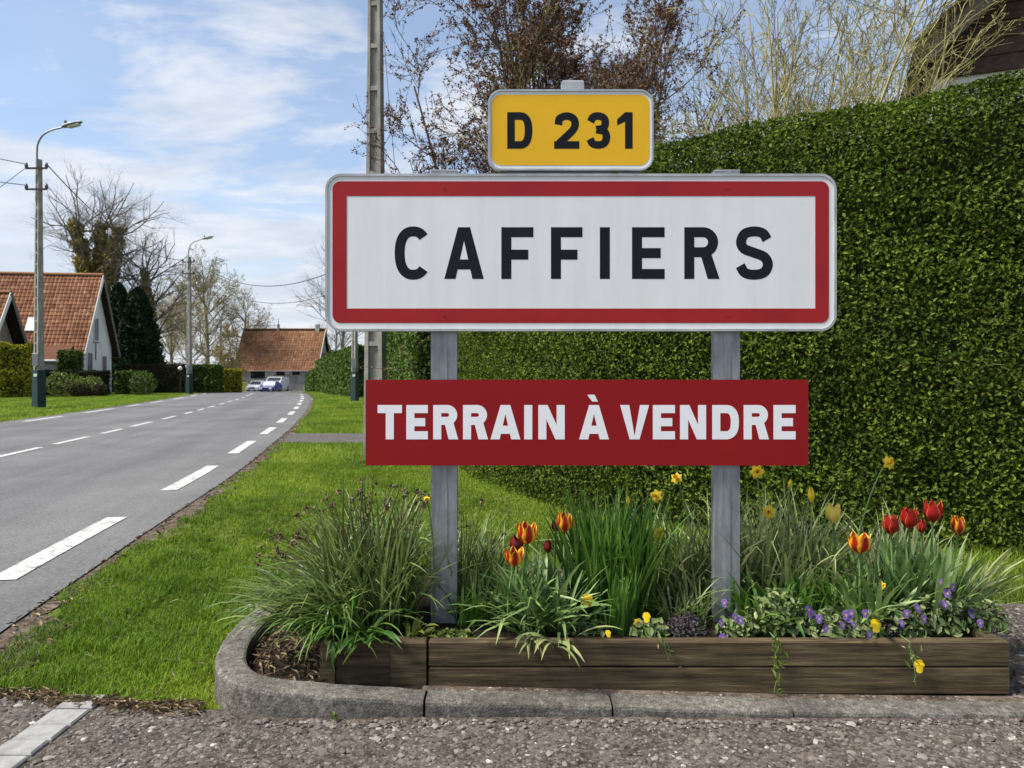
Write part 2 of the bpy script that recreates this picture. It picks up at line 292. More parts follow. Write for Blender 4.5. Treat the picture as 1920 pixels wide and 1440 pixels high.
def rounded(x0, x1, z0, z1, r, n=8):
    pts = []
    for cx, cz, a0 in ((x1 - r, z1 - r, 0), (x0 + r, z1 - r, 90), (x0 + r, z0 + r, 180), (x1 - r, z0 + r, 270)):
        for i in range(n + 1):
            a = R(a0 + 90 * i / n); pts.append((cx + r * math.cos(a), cz + r * math.sin(a)))
    return pts
def ring(outer, inner, yf, yb):
    """flat ring between two outlines of equal point count, front at yf, walls back to yb"""
    n = len(outer); v = [(x, yf, z) for x, z in outer] + [(x, yf, z) for x, z in inner] + [(x, yb, z) for x, z in outer] + [(x, yb, z) for x, z in inner]
    q = []
    for i in range(n):
        j = (i + 1) % n; q += [(i, n + i, n + j, j), (2 * n + i, i, j, 2 * n + j), (n + i, 3 * n + i, 3 * n + j, n + j)]
    return v, q

# ------------------------------------------------------------------ the road, the ground
RC = np.array([(-2.6, -14), (-4.3, -4), (-5.05, 0), (-5.86, 4.2), (-6.5, 7.8), (-7.22, 11.2), (-8.0, 14.8), (-8.85, 18.4), (-9.8, 22.4), (-11.9, 30.5), (-14.5, 40), (-17.6, 50), (-21.8, 62), (-28.5, 74), (-37.5, 83), (-50, 90), (-70, 96), (-110, 100)])
def catmull(P, m=10):
    P = np.asarray(P, float); Q = np.vstack([2 * P[0] - P[1], P, 2 * P[-1] - P[-2]]); o = []
    for i in range(1, len(Q) - 2):
        a, b, c, d = Q[i - 1:i + 3]
        for t in np.linspace(0, 1, m, endpoint=False):
            o.append(.5 * (2 * b + (c - a) * t + (2 * a - 5 * b + 4 * c - d) * t * t + (3 * b - a - 3 * c + d) * t ** 3))
    o.append(P[-1]); return np.array(o)
RP = catmull(RC, 12); RT = unit(np.gradient(RP, axis=0)); RN = np.stack([RT[:, 1], -RT[:, 0]], 1)   # RN points right
RS = np.concatenate([[0], np.cumsum(np.linalg.norm(np.diff(RP, axis=0), axis=1))])
LANE, EDGE = 3.05, 3.42
def road_pt(s, off):
    x = np.interp(s, RS, RP[:, 0]); y = np.interp(s, RS, RP[:, 1]); nx = np.interp(s, RS, RN[:, 0]); ny = np.interp(s, RS, RN[:, 1])
    return np.stack([x + nx * off, y + ny * off], -1)
def road_x(y, off=0.0):    # x of the road's line at offset `off`, for y < 70
    q = RP + RN * off; k = q[:, 1] < 80; return np.interp(y, q[k, 1], q[k, 0])
def strip(name, s0, s1, o0, o1, dz, material, parent=None, step=.6, kind=None):
    n = max(2, int((s1 - s0) / step) + 1); s = np.linspace(s0, s1, n); a = road_pt(s, o0); b = road_pt(s, o1)
    V = np.concatenate([np.c_[a, gz(a[:, 0], a[:, 1]) + dz], np.c_[b, gz(b[:, 0], b[:, 1]) + dz]]); i = np.arange(n - 1)
    return new_obj(name, V, [np.stack([i, n + i, n + i + 1, i + 1], 1)], material, parent, kind=kind)

ys = np.concatenate([np.arange(-40, -4, 4.), np.arange(-4, 12, .5), np.arange(12, 120, 2.), np.geomspace(120, 2200, 26)])
xs = np.concatenate([-np.geomspace(2200, 40, 26), np.arange(-38, -6, 2.), np.arange(-6, 6, .5), np.arange(6, 40, 4.), np.geomspace(40, 2200, 22)])
gx, gy = np.meshgrid(xs, ys); gi = np.arange(gx.size).reshape(gx.shape)
GV = np.c_[gx.ravel(), gy.ravel(), gz(gx, gy).ravel()]
g = new_obj('ground', GV, [np.stack([gi[:-1, :-1], gi[:-1, 1:], gi[1:, 1:], gi[1:, :-1]], -1).reshape(-1, 4)], 'lawn_soil', kind='structure')
road = strip('road', 0, RS[-1], -EDGE, EDGE, .016, 'asphalt', step=.5, kind='structure')
# crumbling soil shoulder between asphalt and lawn
n = 900; s = np.linspace(0, RS[-1] * .55, n); w = .16 + .13 * wob(s, s * .3, s * .7, 2.3) + .08 * wob(s * 3, s, s, 2.9)
a = road_pt(s, EDGE - .1); b = np.array([road_pt(q, EDGE + max(.03, ww)) for q, ww in zip(s, w)])
V = np.concatenate([np.c_[a, gz(a[:, 0], a[:, 1]) + .010], np.c_[b, gz(b[:, 0], b[:, 1]) + .006]]); i = np.arange(n - 1)
new_obj('verge_soil', V, [np.stack([i, n + i, n + i + 1, i + 1], 1)], 'dirt', kind='structure')
a = road_pt(s, -EDGE + .1); b = np.array([road_pt(q, -EDGE - max(.05, ww)) for q, ww in zip(s, w)])
V = np.concatenate([np.c_[a, gz(a[:, 0], a[:, 1]) + .010], np.c_[b, gz(b[:, 0], b[:, 1]) + .006]])
new_obj('verge_soil', V, [np.stack([i, i + 1, n + i + 1, n + i], 1)], 'dirt', kind='structure')
def s_of_y(y): return float(np.interp(y, RP[:, 1], RS))
# painted dashes: right edge (by where each one starts and ends in y on that line), centre, left edge
q = RP + RN * LANE; kk = q[:, 1] < 88
def s_edge(y, off=LANE): q = RP + RN * off; return float(np.interp(y, q[:240, 1], RS[:240]))
redge = [(-4.6, -1.6), (.3, 2.9), (4.05 - .12, 5.7), (7.05, 9.0), (10.45, 12.5), (14.0, 15.9), (17.5, 19.4), (21.2, 23.2), (25, 27), (28.8, 30.8), (32.6, 34.6), (36.5, 38.5), (40.4, 42.4), (44.3, 46.3)]
for y0, y1 in redge: strip('road_marking', s_edge(y0), s_edge(y1), LANE - .09, LANE + .06, .021, 'road_paint', road, step=.4)
for y0, y1 in ((1.5, 3.6), (6.0, 8.2), (9.9, 11.35), (11.9, 13.4), (14.15, 15.4), (16.1, 17.9), (19, 20.5), (21.8, 23), (24, 25.2), (26.2, 27.8), (29.2, 30.6), (32, 33.4), (35, 36.4), (38.5, 40), (42, 44), (46, 48), (51, 53), (56, 58)):
    strip('road_marking', s_edge(y0, 0), s_edge(y1, 0), -.055, .055, .021, 'road_paint', road, step=.4)
for y0, y1 in ((13, 15), (18.0, 20.4), (22.3, 25.3), (27, 29), (31, 33.5), (36, 39), (42, 45), (48, 51)):
    strip('road_marking', s_edge(y0, -LANE), s_edge(y1, -LANE), -LANE - .06, -LANE + .09, .021, 'road_paint', road, step=.4)
# side driveway across the verge, and a thin pale path further off
def flat(name, pts, z, material):
    V = [(x, y, float(gz(x, y)) + z) for x, y in pts]; return new_obj(name, V, [np.array([range(len(pts))])], material, kind='structure')
def patch(name, xa, xb, ya, yb, z, material, nx=16):
    """strip from the road to the right with wavering edges"""
    x = np.linspace(xa, xb, nx); lo_ = np.interp(x, (xa, xb), (ya, ya)) + .06 * wob(x, x * 2, x, 5); hi_ = yb + .06 * wob(x, x, x * 3, 6, 1.)
    V = np.concatenate([np.c_[x, lo_, gz(x, lo_) + z], np.c_[x, hi_, gz(x, hi_) + z]]); i = np.arange(nx - 1)
    return new_obj(name, V, [np.stack([i, i + 1, nx + i + 1, nx + i], 1)], material, kind='structure')
patch('driveway', road_x(13.4, EDGE) - .15, 4.0, 12.3, 14.3, .009, 'asphalt_dark', 30)
patch('garden_path', road_x(37, EDGE) - .2, -7.0, 36.2, 37.4, .009, 'sett')
new_obj('barn_forecourt', [(-36, 80, gz(0, 80) + .008), (-24.5, 80, gz(0, 80) + .008), (-22.5, 92.3, gz(0, 92.3) + .008), (-36, 92.3, gz(0, 92.3) + .008)], [np.array([[0, 1, 2, 3]])], 'asphalt', kind='structure')

# ------------------------------------------------------------------ kerb, planter, gravel forecourt
KO = catmull([(-1.10, 3.25), (-1.105, 2.95), (-1.07, 2.68), (-.985, 2.475), (-.84, 2.365), (-.62, 2.335), (-.30, 2.342), (.30, 2.345), (.90, 2.340), (1.60, 2.335), (2.4, 2.335)], 30)
KT = unit(np.gradient(KO, axis=0)); KN = np.stack([-KT[:, 1], KT[:, 0]], 1)     # points inwards (left of travel)
def hk(x): return np.interp(x, (-1.1, -.85, -.6, -.28, .3, .9, 1.6, 2.4), (.112, .107, .094, .070, .058, .042, .034, .03))
kerb = thing('kerb', (0.2, 2.4, 0), 'low grey concrete kerb curving round the left end of the flower bed', 'kerb')
cuts = [(-9, -.283), (-.275, .316), (.323, .890), (.898, 1.618), (1.625, 9)]
for ci, (xa, xb) in enumerate(cuts):
    if ci == 0: m = (KO[:, 0] < xb) 
    else: m = (KO[:, 0] > xa) & (KO[:, 0] < xb) & (KO[:, 1] < 2.4)
    P = KO[m]; Nn = KN[m]
    if ci > 0: P = np.vstack([[xa, np.interp(xa, KO[180:, 0], KO[180:, 1])], P]); Nn = np.vstack([Nn[:1], Nn])
    if xb < 5: P = np.vstack([P, [xb, np.interp(xb, KO[180:, 0], KO[180:, 1])]]); Nn = np.vstack([Nn, Nn[-1:]])
    h = hk(P[:, 0]); n = len(P); jit = lambda a: a * wob(P[:, 0] * 9, P[:, 1] * 9, h * 0, 3.0, ci)
    prof = [(0, -.06, 0), (.001, None, -.014), (.004, None, -.005), (.012, None, -.0005), (.050, None, .001), (.094, None, -.001), (.103, None, -.007), (.105, -.06, 0)]
    V = []
    for k, (inn, zz, dz) in enumerate(prof):
        off = inn + (jit(.003) if k in (1, 2, 3) else 0)
        z = np.full(n, zz) if zz is not None else h + dz + jit(.0025)
        p = P + Nn * np.reshape(off * np.ones(n), (-1, 1)); V.append(np.c_[p, z])
    V = np.concatenate(V); i = np.arange(n - 1); m_ = len(prof)
    Q = np.concatenate([np.stack([k * n + i, k * n + i + 1, (k + 1) * n + i + 1, (k + 1) * n + i], 1) for k in range(m_ - 1)])
    caps = [np.array([[k * n for k in range(m_)]]), np.array([[k * n + n - 1 for k in range(m_)][::-1]])]
    new_obj('kerb_stone', V, [Q] + caps, 'kerb', kerb)

PL0, PL1, PLM, PF, PB = -.647, 1.677, -.285, 2.490, 3.46
planter = thing('timber_planter', (.5, 2.95, .0), 'long dark timber planter of stacked boards holding the spring flowers', 'planter')
ZB = [(.030, .121), (.1235, .208)]
for z0, z1 in ZB:
    MB().bbox(PLM + .004, PL1, PF, PF + .044, z0, z1, .004).build('plank', 'timber', planter)
    MB().bbox(PL1 - .044, PL1, PF + .046, PB - .046, z0 + .001, z1 - .001, .004).build('plank', 'timber', planter)
    MB().bbox(PL0 + .002, PL1, PB - .044, PB, z0 - .001, z1 - .002, .004).build('plank', 'timber', planter)
MB().bbox(PL0, PL0 + .05, PF - .004, PB - .046, .028, .206, .006).build('plank', 'timber', planter)
MB().bbox(PL0 + .052, PL0 + .235, PF + .006, PF + .05, .028, .205, .005).build('plank', 'timber', planter)
MB().bbox(PL0 + .2375, PLM - .004, PF - .003, PF + .052, .028, .207, .005).build('corner_block', 'timber', planter)
MB().box(PL1 - .092, PL1 - .046, PF + .046, PF + .09, .02, .19).build('corner_post', 'timber', planter)
def soil_sheet(name, x0, x1, y0, y1, z, amp, nx, ny, material, parent=None, kind=None):
    X, Y = np.meshgrid(np.linspace(x0, x1, nx), np.linspace(y0, y1, ny)); Z = z + amp * wob(X, Y, X * .5, 14) + amp * .6 * wob(X * 3, Y * 3, X, 17)
    i = np.arange(nx * ny).reshape(ny, nx)
    return new_obj(name, np.c_[X.ravel(), Y.ravel(), Z.ravel()], [np.stack([i[:-1, :-1], i[:-1, 1:], i[1:, 1:], i[1:, :-1]], -1).reshape(-1, 4)], material, parent, smooth_=True, kind=kind)
soil_sheet('soil', PL0 + .045, PL1 - .044, PF + .045, PB - .043, .182, .012, 90, 40, 'bed_soil', planter)
ex = np.linspace(-.3, 2.3, 40); V = np.concatenate([np.c_[ex, np.full(40, 2.440), hk(ex) - .010], np.c_[ex, np.where(ex < 1.68, 2.492, 2.51), hk(ex) - .010]]); i = np.arange(39)
new_obj('bed_edge_soil', V, [np.stack([i, i + 1, 41 + i, 40 + i], 1)], 'dirt', kind='structure')
# pocket of mulch between the kerb's curve and the planter
kin = KO + KN * .103; m = (kin[:, 0] < -.30); kin = kin[m]
poly = [tuple(p) for p in kin] + [(-.3, PF - .002), (PL0 - .001, PF + .01), (PL0 - .002, 3.25)]
new_obj('mulch_bed', [(x, y, .062) for x, y in poly], [np.array([list(range(len(poly)))])], 'bed_soil', kind='structure')
n = 700; X = rng.uniform(-1.0, -.62, n); Y = rng.uniform(2.42, 3.2, n)
ins = np.array([np.min(np.hypot(kin[:, 0] - x, kin[:, 1] - y)) > .012 and x > np.interp(y, kin[::-1, 1][kin[::-1, 1] > 2.45], kin[::-1, 0][kin[::-1, 1] > 2.45]) and y > 2.47 + .0 * x for x, y in zip(X, Y)])
P = np.c_[X, Y, .066 + .012 * rng.random(n)][ins]
v, f, a = leaf_quads(P, np.tile((0, 0, 1.), (len(P), 1)), .035, .28, .45)
new_obj('bark_mulch', v, [f], 'mulch', attrs={'rnd': a}, kind='stuff')

def grass_edge(x):   # y of the forecourt's far edge, left of the planter
    return np.interp(x, (-2.6, -1.75, -1.45, -1.2, -1.0), (2.60, 2.53, 2.47, 2.42, 2.40)) + .03 * wob(x, x * 2, x, 8)
gl = np.linspace(-2.35, -.97, 40); top = [(x, float(grass_edge(x))) for x in gl]
gp = [(-3.0, -8), (-2.9, -4), (-2.3, .2), (-2.33, 2.55)] + top + [(-.8, 2.38), (2.4, 2.38), (2.4, 3.3), (3.6, 3.2), (7, 2.2), (7, -8)]
new_obj('gravel_forecourt', [(x, y, .020 if y < -.5 or x > -2.1 else .022) for x, y in gp], [np.array([list(range(len(gp)))])], 'gravel_base', kind='structure')
gp2 = [(1.69, 2.47), (2.4, 2.47), (3.3, 3.1), (2.6, 3.45), (1.69, 3.62)]
new_obj('gravel_forecourt', [(x, y, .024) for x, y in gp2], [np.array([list(range(len(gp2)))])], 'gravel_base', kind='structure')
def stones(P, size, name):
    n = len(P); base = np.array([(1, 0, 0), (0, 1, 0), (-1, 0, 0), (0, -1, 0), (0, 0, 1), (.62, .62, .62), (-.62, .62, .62), (-.62, -.62, .62), (.62, -.62, .62)], float)
    F = np.array([(0, 5, 8), (0, 1, 5), (1, 6, 5), (1, 2, 6), (2, 7, 6), (2, 3, 7), (3, 8, 7), (3, 0, 8), (5, 6, 4), (6, 7, 4), (7, 8, 4), (8, 5, 4)])
    sc = size[:, None] * (.6 + .8 * rng.random((n, 3))) * np.array([1, 1, .55]); an = rng.random(n) * 6.28; c, s_ = np.cos(an), np.sin(an)
    V = base[None] * sc[:, None] * (.8 + .4 * rng.random((n, 9, 1)))
    V = np.stack([V[..., 0] * c[:, None] - V[..., 1] * s_[:, None], V[..., 0] * s_[:, None] + V[..., 1] * c[:, None], V[..., 2]], -1) + P[:, None]
    at = np.clip(rng.beta(1.6, 3.0, n), 0, .85); at[rng.random(n) < .009] = 1
    return new_obj(name, V.reshape(-1, 3), [(F[None] + np.arange(n)[:, None, None] * 9).reshape(-1, 3)], 'gravel_stone', attrs={'rnd': np.repeat(at, 9)}, kind='stuff')
n = 20000; X = rng.uniform(-1.75, 2.3, n); Y = rng.uniform(1.75, 2.52, n) 
k = np.where(X < -.97, Y < grass_edge(np.minimum(X, -.97)) - .01, Y < 2.325) & ~((np.abs(X + 1.425) < .07) & (Y < 2.50))
k &= (X > -1.75) & (np.hypot(X + .84, Y - 2.5) > .15)
P1 = np.c_[X, Y, np.full(n, .019)][k]; s1 = np.clip(rng.lognormal(-5.45, .5, len(P1)), .0016, .015)
X = rng.uniform(1.69, 2.6, 3200); Y = rng.uniform(2.47, 3.5, 3200); P2 = np.c_[X, Y, np.full(3200, .023)]; s2 = np.clip(rng.lognormal(-4.9, .4, 3200), .002, .018)
X = rng.uniform(-.3, 1.62, 500); P3_ = np.c_[X, rng.uniform(2.452, 2.487, 500), hk(X) - .012]; s3 = rng.uniform(.003, .007, 500)
X = rng.uniform(-.8, 2.2, 420); P4 = np.c_[X, 2.322 - np.abs(rng.normal(0, .022, 420)), np.full(420, .022)]; s4 = np.clip(rng.lognormal(-4.9, .4, 420), .003, .014)
stones(np.vstack([P1, P2, P3_, P4]), np.concatenate([s1, s2, s3, s4]), 'loose_gravel')
ps = thing('paving_strip', (-1.425, 2.2, .02), 'single row of pale concrete setts set flush in the gravel beside the lawn', 'paving')
y = 1.5
while y < 2.46:
    L = random.uniform(.085, .12); dx = random.uniform(-.004, .004)
    MB().bbox(-1.485 + dx, -1.365 + dx, y, y + L - .008, .0, .030 + random.uniform(-.003, .003), .005).build('sett', 'sett', ps); y += L

# ------------------------------------------------------------------ town sign
YS = 2.74                                    # plane of the sign's face
def box_px(x0, x1, y0, y1, Y=YS): return PX(x0, Y), PX(x1, Y), PZ(y1, Y), PZ(y0, Y)
def arc(cx, cy, rx, ry, a0, a1, n=18, e=2.0):
    o = []
    for i in range(n + 1):
        a = R(a0 + (a1 - a0) * i / n); c, s_ = math.cos(a), math.sin(a)
        o.append((cx + rx * math.copysign(abs(c) ** (2 / e), c), cy - ry * math.copysign(abs(s_) ** (2 / e), s_)))
    return o
def stroke(pts, w):
    P = np.array(pts, float); d = unit(np.diff(P, axis=0)); n = np.stack([-d[:, 1], d[:, 0]], 1)
    nn = np.vstack([n[:1], unit(n[:-1] + n[1:]), n[-1:]]); den = np.concatenate([[1], np.clip((nn[1:-1] * n[1:]).sum(1), .5, 1), [1]])[:, None]
    return P + nn * w / 2 / den, P - nn * w / 2 / den
def letter_shapes(ch, x0, x1, y0, y1, s):
    """strokes ('s', points) and polygons ('p', points) in photograph pixels, y down"""
    h = s / 2; xm = (x0 + x1) / 2; ym = (y0 + y1) / 2; W_, H_ = x1 - x0, y1 - y0
    def c(pts): return ('s', [tuple(p) for p in catmull([(x0 + h + u * (W_ - s), y0 + h + v * (H_ - s)) for u, v in pts], 7)])
    V = lambda x: ('s', [(x, y0), (x, y1)]); Hh = lambda y, a, b: ('s', [(a, y), (b, y)])
    if ch == 'I': return [V(xm)]
    if ch == 'F': return [V(x0 + h), Hh(y0 + h, x0 + s, x1), Hh(y0 + H_ * .53, x0 + s, x1 - W_ * .16)]
    if ch == 'E': return [V(x0 + h), Hh(y0 + h, x0 + s, x1), Hh(ym, x0 + s, x1 - W_ * .12), Hh(y1 - h, x0 + s, x1)]
    if ch == 'T': return [V(xm), Hh(y0 + h, x0, xm - h), Hh(y0 + h, xm + h, x1)]
    if ch == 'C': return [('s', arc(xm + W_ * .02, ym, W_ * .52 - h, H_ / 2 - h, 44, 316, 30, 2.35))]
    if ch == 'S': return [c([(.97, .19), (.82, .045), (.5, 0), (.17, .06), (.04, .245), (.15, .40), (.5, .49), (.87, .59), (1, .765), (.86, .945), (.5, 1), (.17, .95), (.01, .79)])]
    if ch == '2': return [c([(.02, .30), (.10, .09), (.5, 0), (.88, .09), (.98, .29), (.86, .48), (.5, .70), (.06, .94)]), Hh(y1 - h, x0, x1)]
    if ch == '3': return [c([(.03, .20), (.2, .04), (.5, 0), (.84, .07), (.93, .25), (.80, .42), (.38, .47)]), c([(.38, .47), (.86, .53), (1, .73), (.86, .94), (.5, 1), (.16, .95), (.0, .79)])]
    if ch == '1': return [V(x1 - h), ('p', [(x1 - s, y0), (x1 - s, y0 + s * 1.25), (x0, y0 + H_ * .36), (x0, y0 + H_ * .20)])]
    if ch == 'D': return [V(x0 + h), ('s', [(x0 + s, y0 + h), (xm, y0 + h)] + arc(xm, ym, W_ / 2 - h, H_ / 2 - h, 90, -90, 22, 2.5)[1:] + [(x0 + s, y1 - h)])]
    if ch == 'R':
        b = y0 + H_ * .58; cy = (y0 + h + b - h) / 2 + 0; r = (b - y0 - s) / 2
        return [V(x0 + h), ('s', [(x0 + s, y0 + h)] + arc(x1 - h - r - W_ * .04, cy, r, r, 90, -90, 14) + [(x0 + s, b - h)]), ('p', [(xm - s * .15, b - h * .6), (xm + s * .95, b - h * .6), (x1, y1), (x1 - s * 1.18, y1)])]
    if ch == 'N': return [V(x0 + h), V(x1 - h), ('p', [(x0 + s * .2, y0), (x0 + s * 1.15, y0), (x1 - s * .2, y1), (x1 - s * 1.15, y1)])]
    if ch in 'AÀ':
        t = s * .60; k = s * 1.13; bar = y0 + H_ * .72; f = lambda y: (y - y0) / H_
        L = [('p', [(x0, y1), (x0 + k, y1), (xm + .01, y0 + H_ * .26), (xm + .0, y0), (xm - t, y0)]), ('p', [(x1, y1), (x1 - k, y1), (xm + .0, y0 + H_ * .26), (xm, y0), (xm + t, y0)]),
             Hh(bar, x0 + (xm - t - x0) * .45, x1 - (xm - t - x0) * .45)]
        if ch == 'À': L.append(('p', [(xm - W_ * .23, y0 - H_ * .30), (xm + W_ * .02, y0 - H_ * .30), (xm + W_ * .13, y0 - H_ * .10), (xm - W_ * .06, y0 - H_ * .10)]))
        return L
    if ch == 'V':
        t = s * .60; k = s * 1.13
        return [('p', [(x0, y0), (x0 + k, y0), (xm, y1 - H_ * .09), (xm, y1), (xm - t, y1)]), ('p', [(x1, y0), (x1 - k, y0), (xm, y1 - H_ * .09), (xm, y1), (xm + t, y1)])]
def letter(ch, x0, x1, y0, y1, s, yf, material, parent, Y=YS):
    mb = MB()
    for k, (typ, pts) in enumerate(letter_shapes(ch, x0, x1, y0, y1, s)):
        y = yf - .0004 - k * .00006
        if typ == 's':
            L, Rr = stroke(pts, s); n = len(L); o = [(PX(a, Y), PZ(b, Y)) for a, b in L]; q = [(PX(a, Y), PZ(b, Y)) for a, b in Rr]
            v = [(x, y, z) for x, z in o] + [(x, y, z) for x, z in q] + [(x, yf, z) for x, z in o] + [(x, yf, z) for x, z in q]
            Q = [(i, n + i, n + i + 1, i + 1) for i in range(n - 1)] + [(2 * n + i, i, i + 1, 2 * n + i + 1) for i in range(n - 1)] + [(n + i, 3 * n + i, 3 * n + i + 1, n + i + 1) for i in range(n - 1)]
            mb.add(v, Q, a=.5)
        else: mb.prism([(PX(a, Y), PZ(b, Y)) for a, b in pts], y, yf, a=.5)
    return mb.build('letter' if ch.isalpha() else 'digit', material, parent)

sign = thing('town_sign', (PX(1090, YS + .04), YS + .04, .17), 'large white town entrance sign with red border reading CAFFIERS on two posts', 'road sign')
def channel_post(x0, x1, z0, z1, parent, yb=YS + .028, d=.042, t=.004):
    mb = MB(); mb.box(x0, x1, yb, yb + t, z0, z1); mb.box(x0, x0 + t, yb + t, yb + d, z0, z1); mb.box(x1 - t, x1, yb + t, yb + d, z0, z1)
    mb.box(x0 + t, x0 + .018, yb + d - t, yb + d, z0, z1); mb.box(x1 - .018, x1 - t, yb + d - t, yb + d, z0, z1)
    xm = (x0 + x1) / 2; mb.box(xm - .012, xm + .012, yb - .0025, yb, z0, z1)
    p = mb.build('post', 'galvanised', parent); 
    return p
for a, b in ((808, 857), (1339, 1387)):
    p = channel_post(PX(a, 2.77), PX(b, 2.77), .05, PZ(321, 2.77), sign)
    MB().bbox(PX(a, 2.77) - .001, PX(b, 2.77) + .001, YS + .026, YS + .072, PZ(321, 2.77), PZ(318.5, 2.77), .002).build('cap', 'aluminium', p)
def plate(x0, x1, y0, y1, r, parent, face_mat, rim_px=4.5, name='panel', depth=.024):
    a = box_px(x0, x1, y0, y1); rr = r * YS / F_PX; g_ = rim_px * YS / F_PX
    o = rounded(*a, rr); i_ = rounded(a[0] + g_, a[1] - g_, a[2] + g_, a[3] - g_, rr - g_)
    p = MB().prism(i_, YS, YS + depth * .6, a=.5).build(name, face_mat, parent)
    v, q = ring(o, i_, YS - .004, YS + depth); MB().add(v, q, a=.5).build('rim', 'aluminium', p)
    back = MB().prism(rounded(a[0] + g_ * .6, a[1] - g_ * .6, a[2] + g_ * .6, a[3] - g_ * .6, rr - g_ * .6), YS + depth * .62, YS + depth * .85, a=.5); back.build('back_plate', 'aluminium', p)
    return p
panel = plate(610, 1568, 326, 621, 30, sign, 'sign_white')
o = box_px(623.5, 1554, 340, 605.5); i_ = box_px(650, 1528.5, 367.5, 578.5); ro = 15 * YS / F_PX; nn_ = 8
inner = []
for cx, cz in ((i_[1], i_[3]), (i_[0], i_[3]), (i_[0], i_[2]), (i_[1], i_[2])): inner += [(cx, cz)] * (nn_ + 1)
v, q = ring(rounded(*o, ro, nn_), inner, YS - .0012, YS - .0001); MB().add(v, q, a=.5).build('border', 'sign_red', panel)
for ch, a, b in (('C', 740, 807), ('A', 833, 907), ('F', 940, 1000), ('F', 1033, 1092), ('I', 1125, 1143), ('E', 1185, 1246), ('R', 1283, 1349), ('S', 1378, 1449)):
    letter(ch, a, b, 424.5 if ch in 'CS' else 426, 524.5 if ch in 'CS' else 523, 18.7, YS, 'sign_black', panel)
for bx in (832, 1363): 
    for by in (353, 592): MB().tube([(PX(bx, YS), YS - .0012, PZ(by, YS)), (PX(bx, YS), YS - .0030, PZ(by, YS))], .0035, 8).build('rivet', 'sign_red', panel)

route = thing('route_number_plate', (PX(1073, YS), YS + .03, PZ(322, YS)), 'small yellow plate reading D 231 above the town sign', 'road sign')
xm0, xm1 = PX(1053, YS + .03), PX(1095, YS + .03)
mb = MB(); mb.bbox(xm0, xm1, YS + .027, YS + .068, PZ(326, YS) - .3, PZ(150, YS + .03), .006); mb.build('post', 'aluminium', route)
yp = plate(915, 1225, 168, 320, 26, route, 'sign_white', 3.5)
MB().prism(rounded(*box_px(921.5, 1217.5, 177.5, 310), 19 * YS / F_PX), YS - .0008, YS - .0001, a=.5).build('yellow_field', 'sign_yellow', yp)
for ch, a, b in (('D', 951, 998), ('2', 1039, 1086), ('3', 1099, 1144), ('1', 1157, 1186)):
    letter(ch, a, b, 210.5, 279, 14.2, YS - .0008, 'sign_black', yp)
for a, b in ((950, 1150), (1165, 1200)): MB().box(PX(a, YS), PX(b, YS), YS + .012, YS + .03, PZ(327.5, YS), PZ(319, YS)).build('bracket', 'zinc', route)

board = thing('for_sale_board', (PX(1100, YS), YS + .01, PZ(873, YS)), 'dark red board reading TERRAIN À VENDRE fixed across the sign posts', 'notice board')
a = box_px(685, 1516.5, 712, 873)
bp = MB().box(a[0], a[1], YS + .004, YS + .010, a[2], a[3], a=.5).build('panel', 'board_red', board)
for ch, x0, x1 in (('T', 707.6, 753.4), ('E', 761.5, 802), ('R', 812, 859), ('R', 868, 915), ('A', 919.6, 975.7), ('I', 983, 998), ('N', 1009.4, 1059), ('À', 1086, 1142), ('V', 1163, 1217.5), ('E', 1224.5, 1266), ('N', 1275.5, 1324.5), ('D', 1336, 1386), ('R', 1395, 1442.5), ('E', 1451, 1492.5)):
    letter(ch, x0, x1, 759.5, 824, 15.2, YS + .004, 'board_white', bp)
for bx in (832, 1363):
    for by in (735, 850): MB().box(PX(bx - 22, YS), PX(bx + 22, YS), YS + .0102, YS + .0255, PZ(by + 8, YS), PZ(by - 8, YS)).build('clamp', 'zinc', board)

# ------------------------------------------------------------------ lawn blades
HP = catmull([(4.9, 3.65), (4.2, 3.95), (2.9, 4.55), (1.75, 5.1), (1.05, 5.55), (.5, 5.95), (.12, 6.6), (-.18, 7.4), (-.5, 8.35), (-.78, 9.6), (-1.05, 11.2), (-1.15, 12.0)], 8)
def hedge_x(y): return np.interp(y, HP[:, 1], HP[:, 0])
def blades(P, h, w, name, far=False):
    n = len(P); az = rng.random(n) * 6.283; d = np.stack([np.cos(az), np.sin(az), np.zeros(n)], 1); sd_ = np.stack([-d[:, 1], d[:, 0], np.zeros(n)], 1)
    H = (h * (.5 + .9 * rng.random(n)))[:, None]; lean = (.25 + .8 * rng.random(n))[:, None]; w_ = (w * (.7 + .6 * rng.random(n)))[:, None]
    up = np.array([0, 0, 1.])
    m = P + up * H * .55 + d * H * lean * .25; t = P + up * H * (1 - .25 * lean) + d * H * lean * .8
    V = np.stack([P - sd_ * w_, P + sd_ * w_, m + sd_ * w_ * .8, m - sd_ * w_ * .8, t], 1).reshape(-1, 3); b = np.arange(n)[:, None] * 5
    a = np.clip(rng.normal(.42, .2, n) + .35 * (rng.random(n) < .06) + .40 * wob(P[:, 0], P[:, 1], P[:, 0] * .4, 1.8) + .22 * wob(P[:, 0], P[:, 1], P[:, 1] * .7, 6.3, 2.), 0, 1)
    if far:
        V3 = np.stack([P - sd_ * w_, P + sd_ * w_, t], 1).reshape(-1, 3); return new_obj(name, V3, [np.arange(3 * n).reshape(-1, 3)], 'grass_blade', attrs={'rnd': np.repeat(a, 3)}, kind='stuff')
    return new_obj(name, V, [b + [0, 1, 2, 3], b + [3, 2, 4]], 'grass_blade', attrs={'rnd': np.repeat(a, 5)}, kind='stuff')
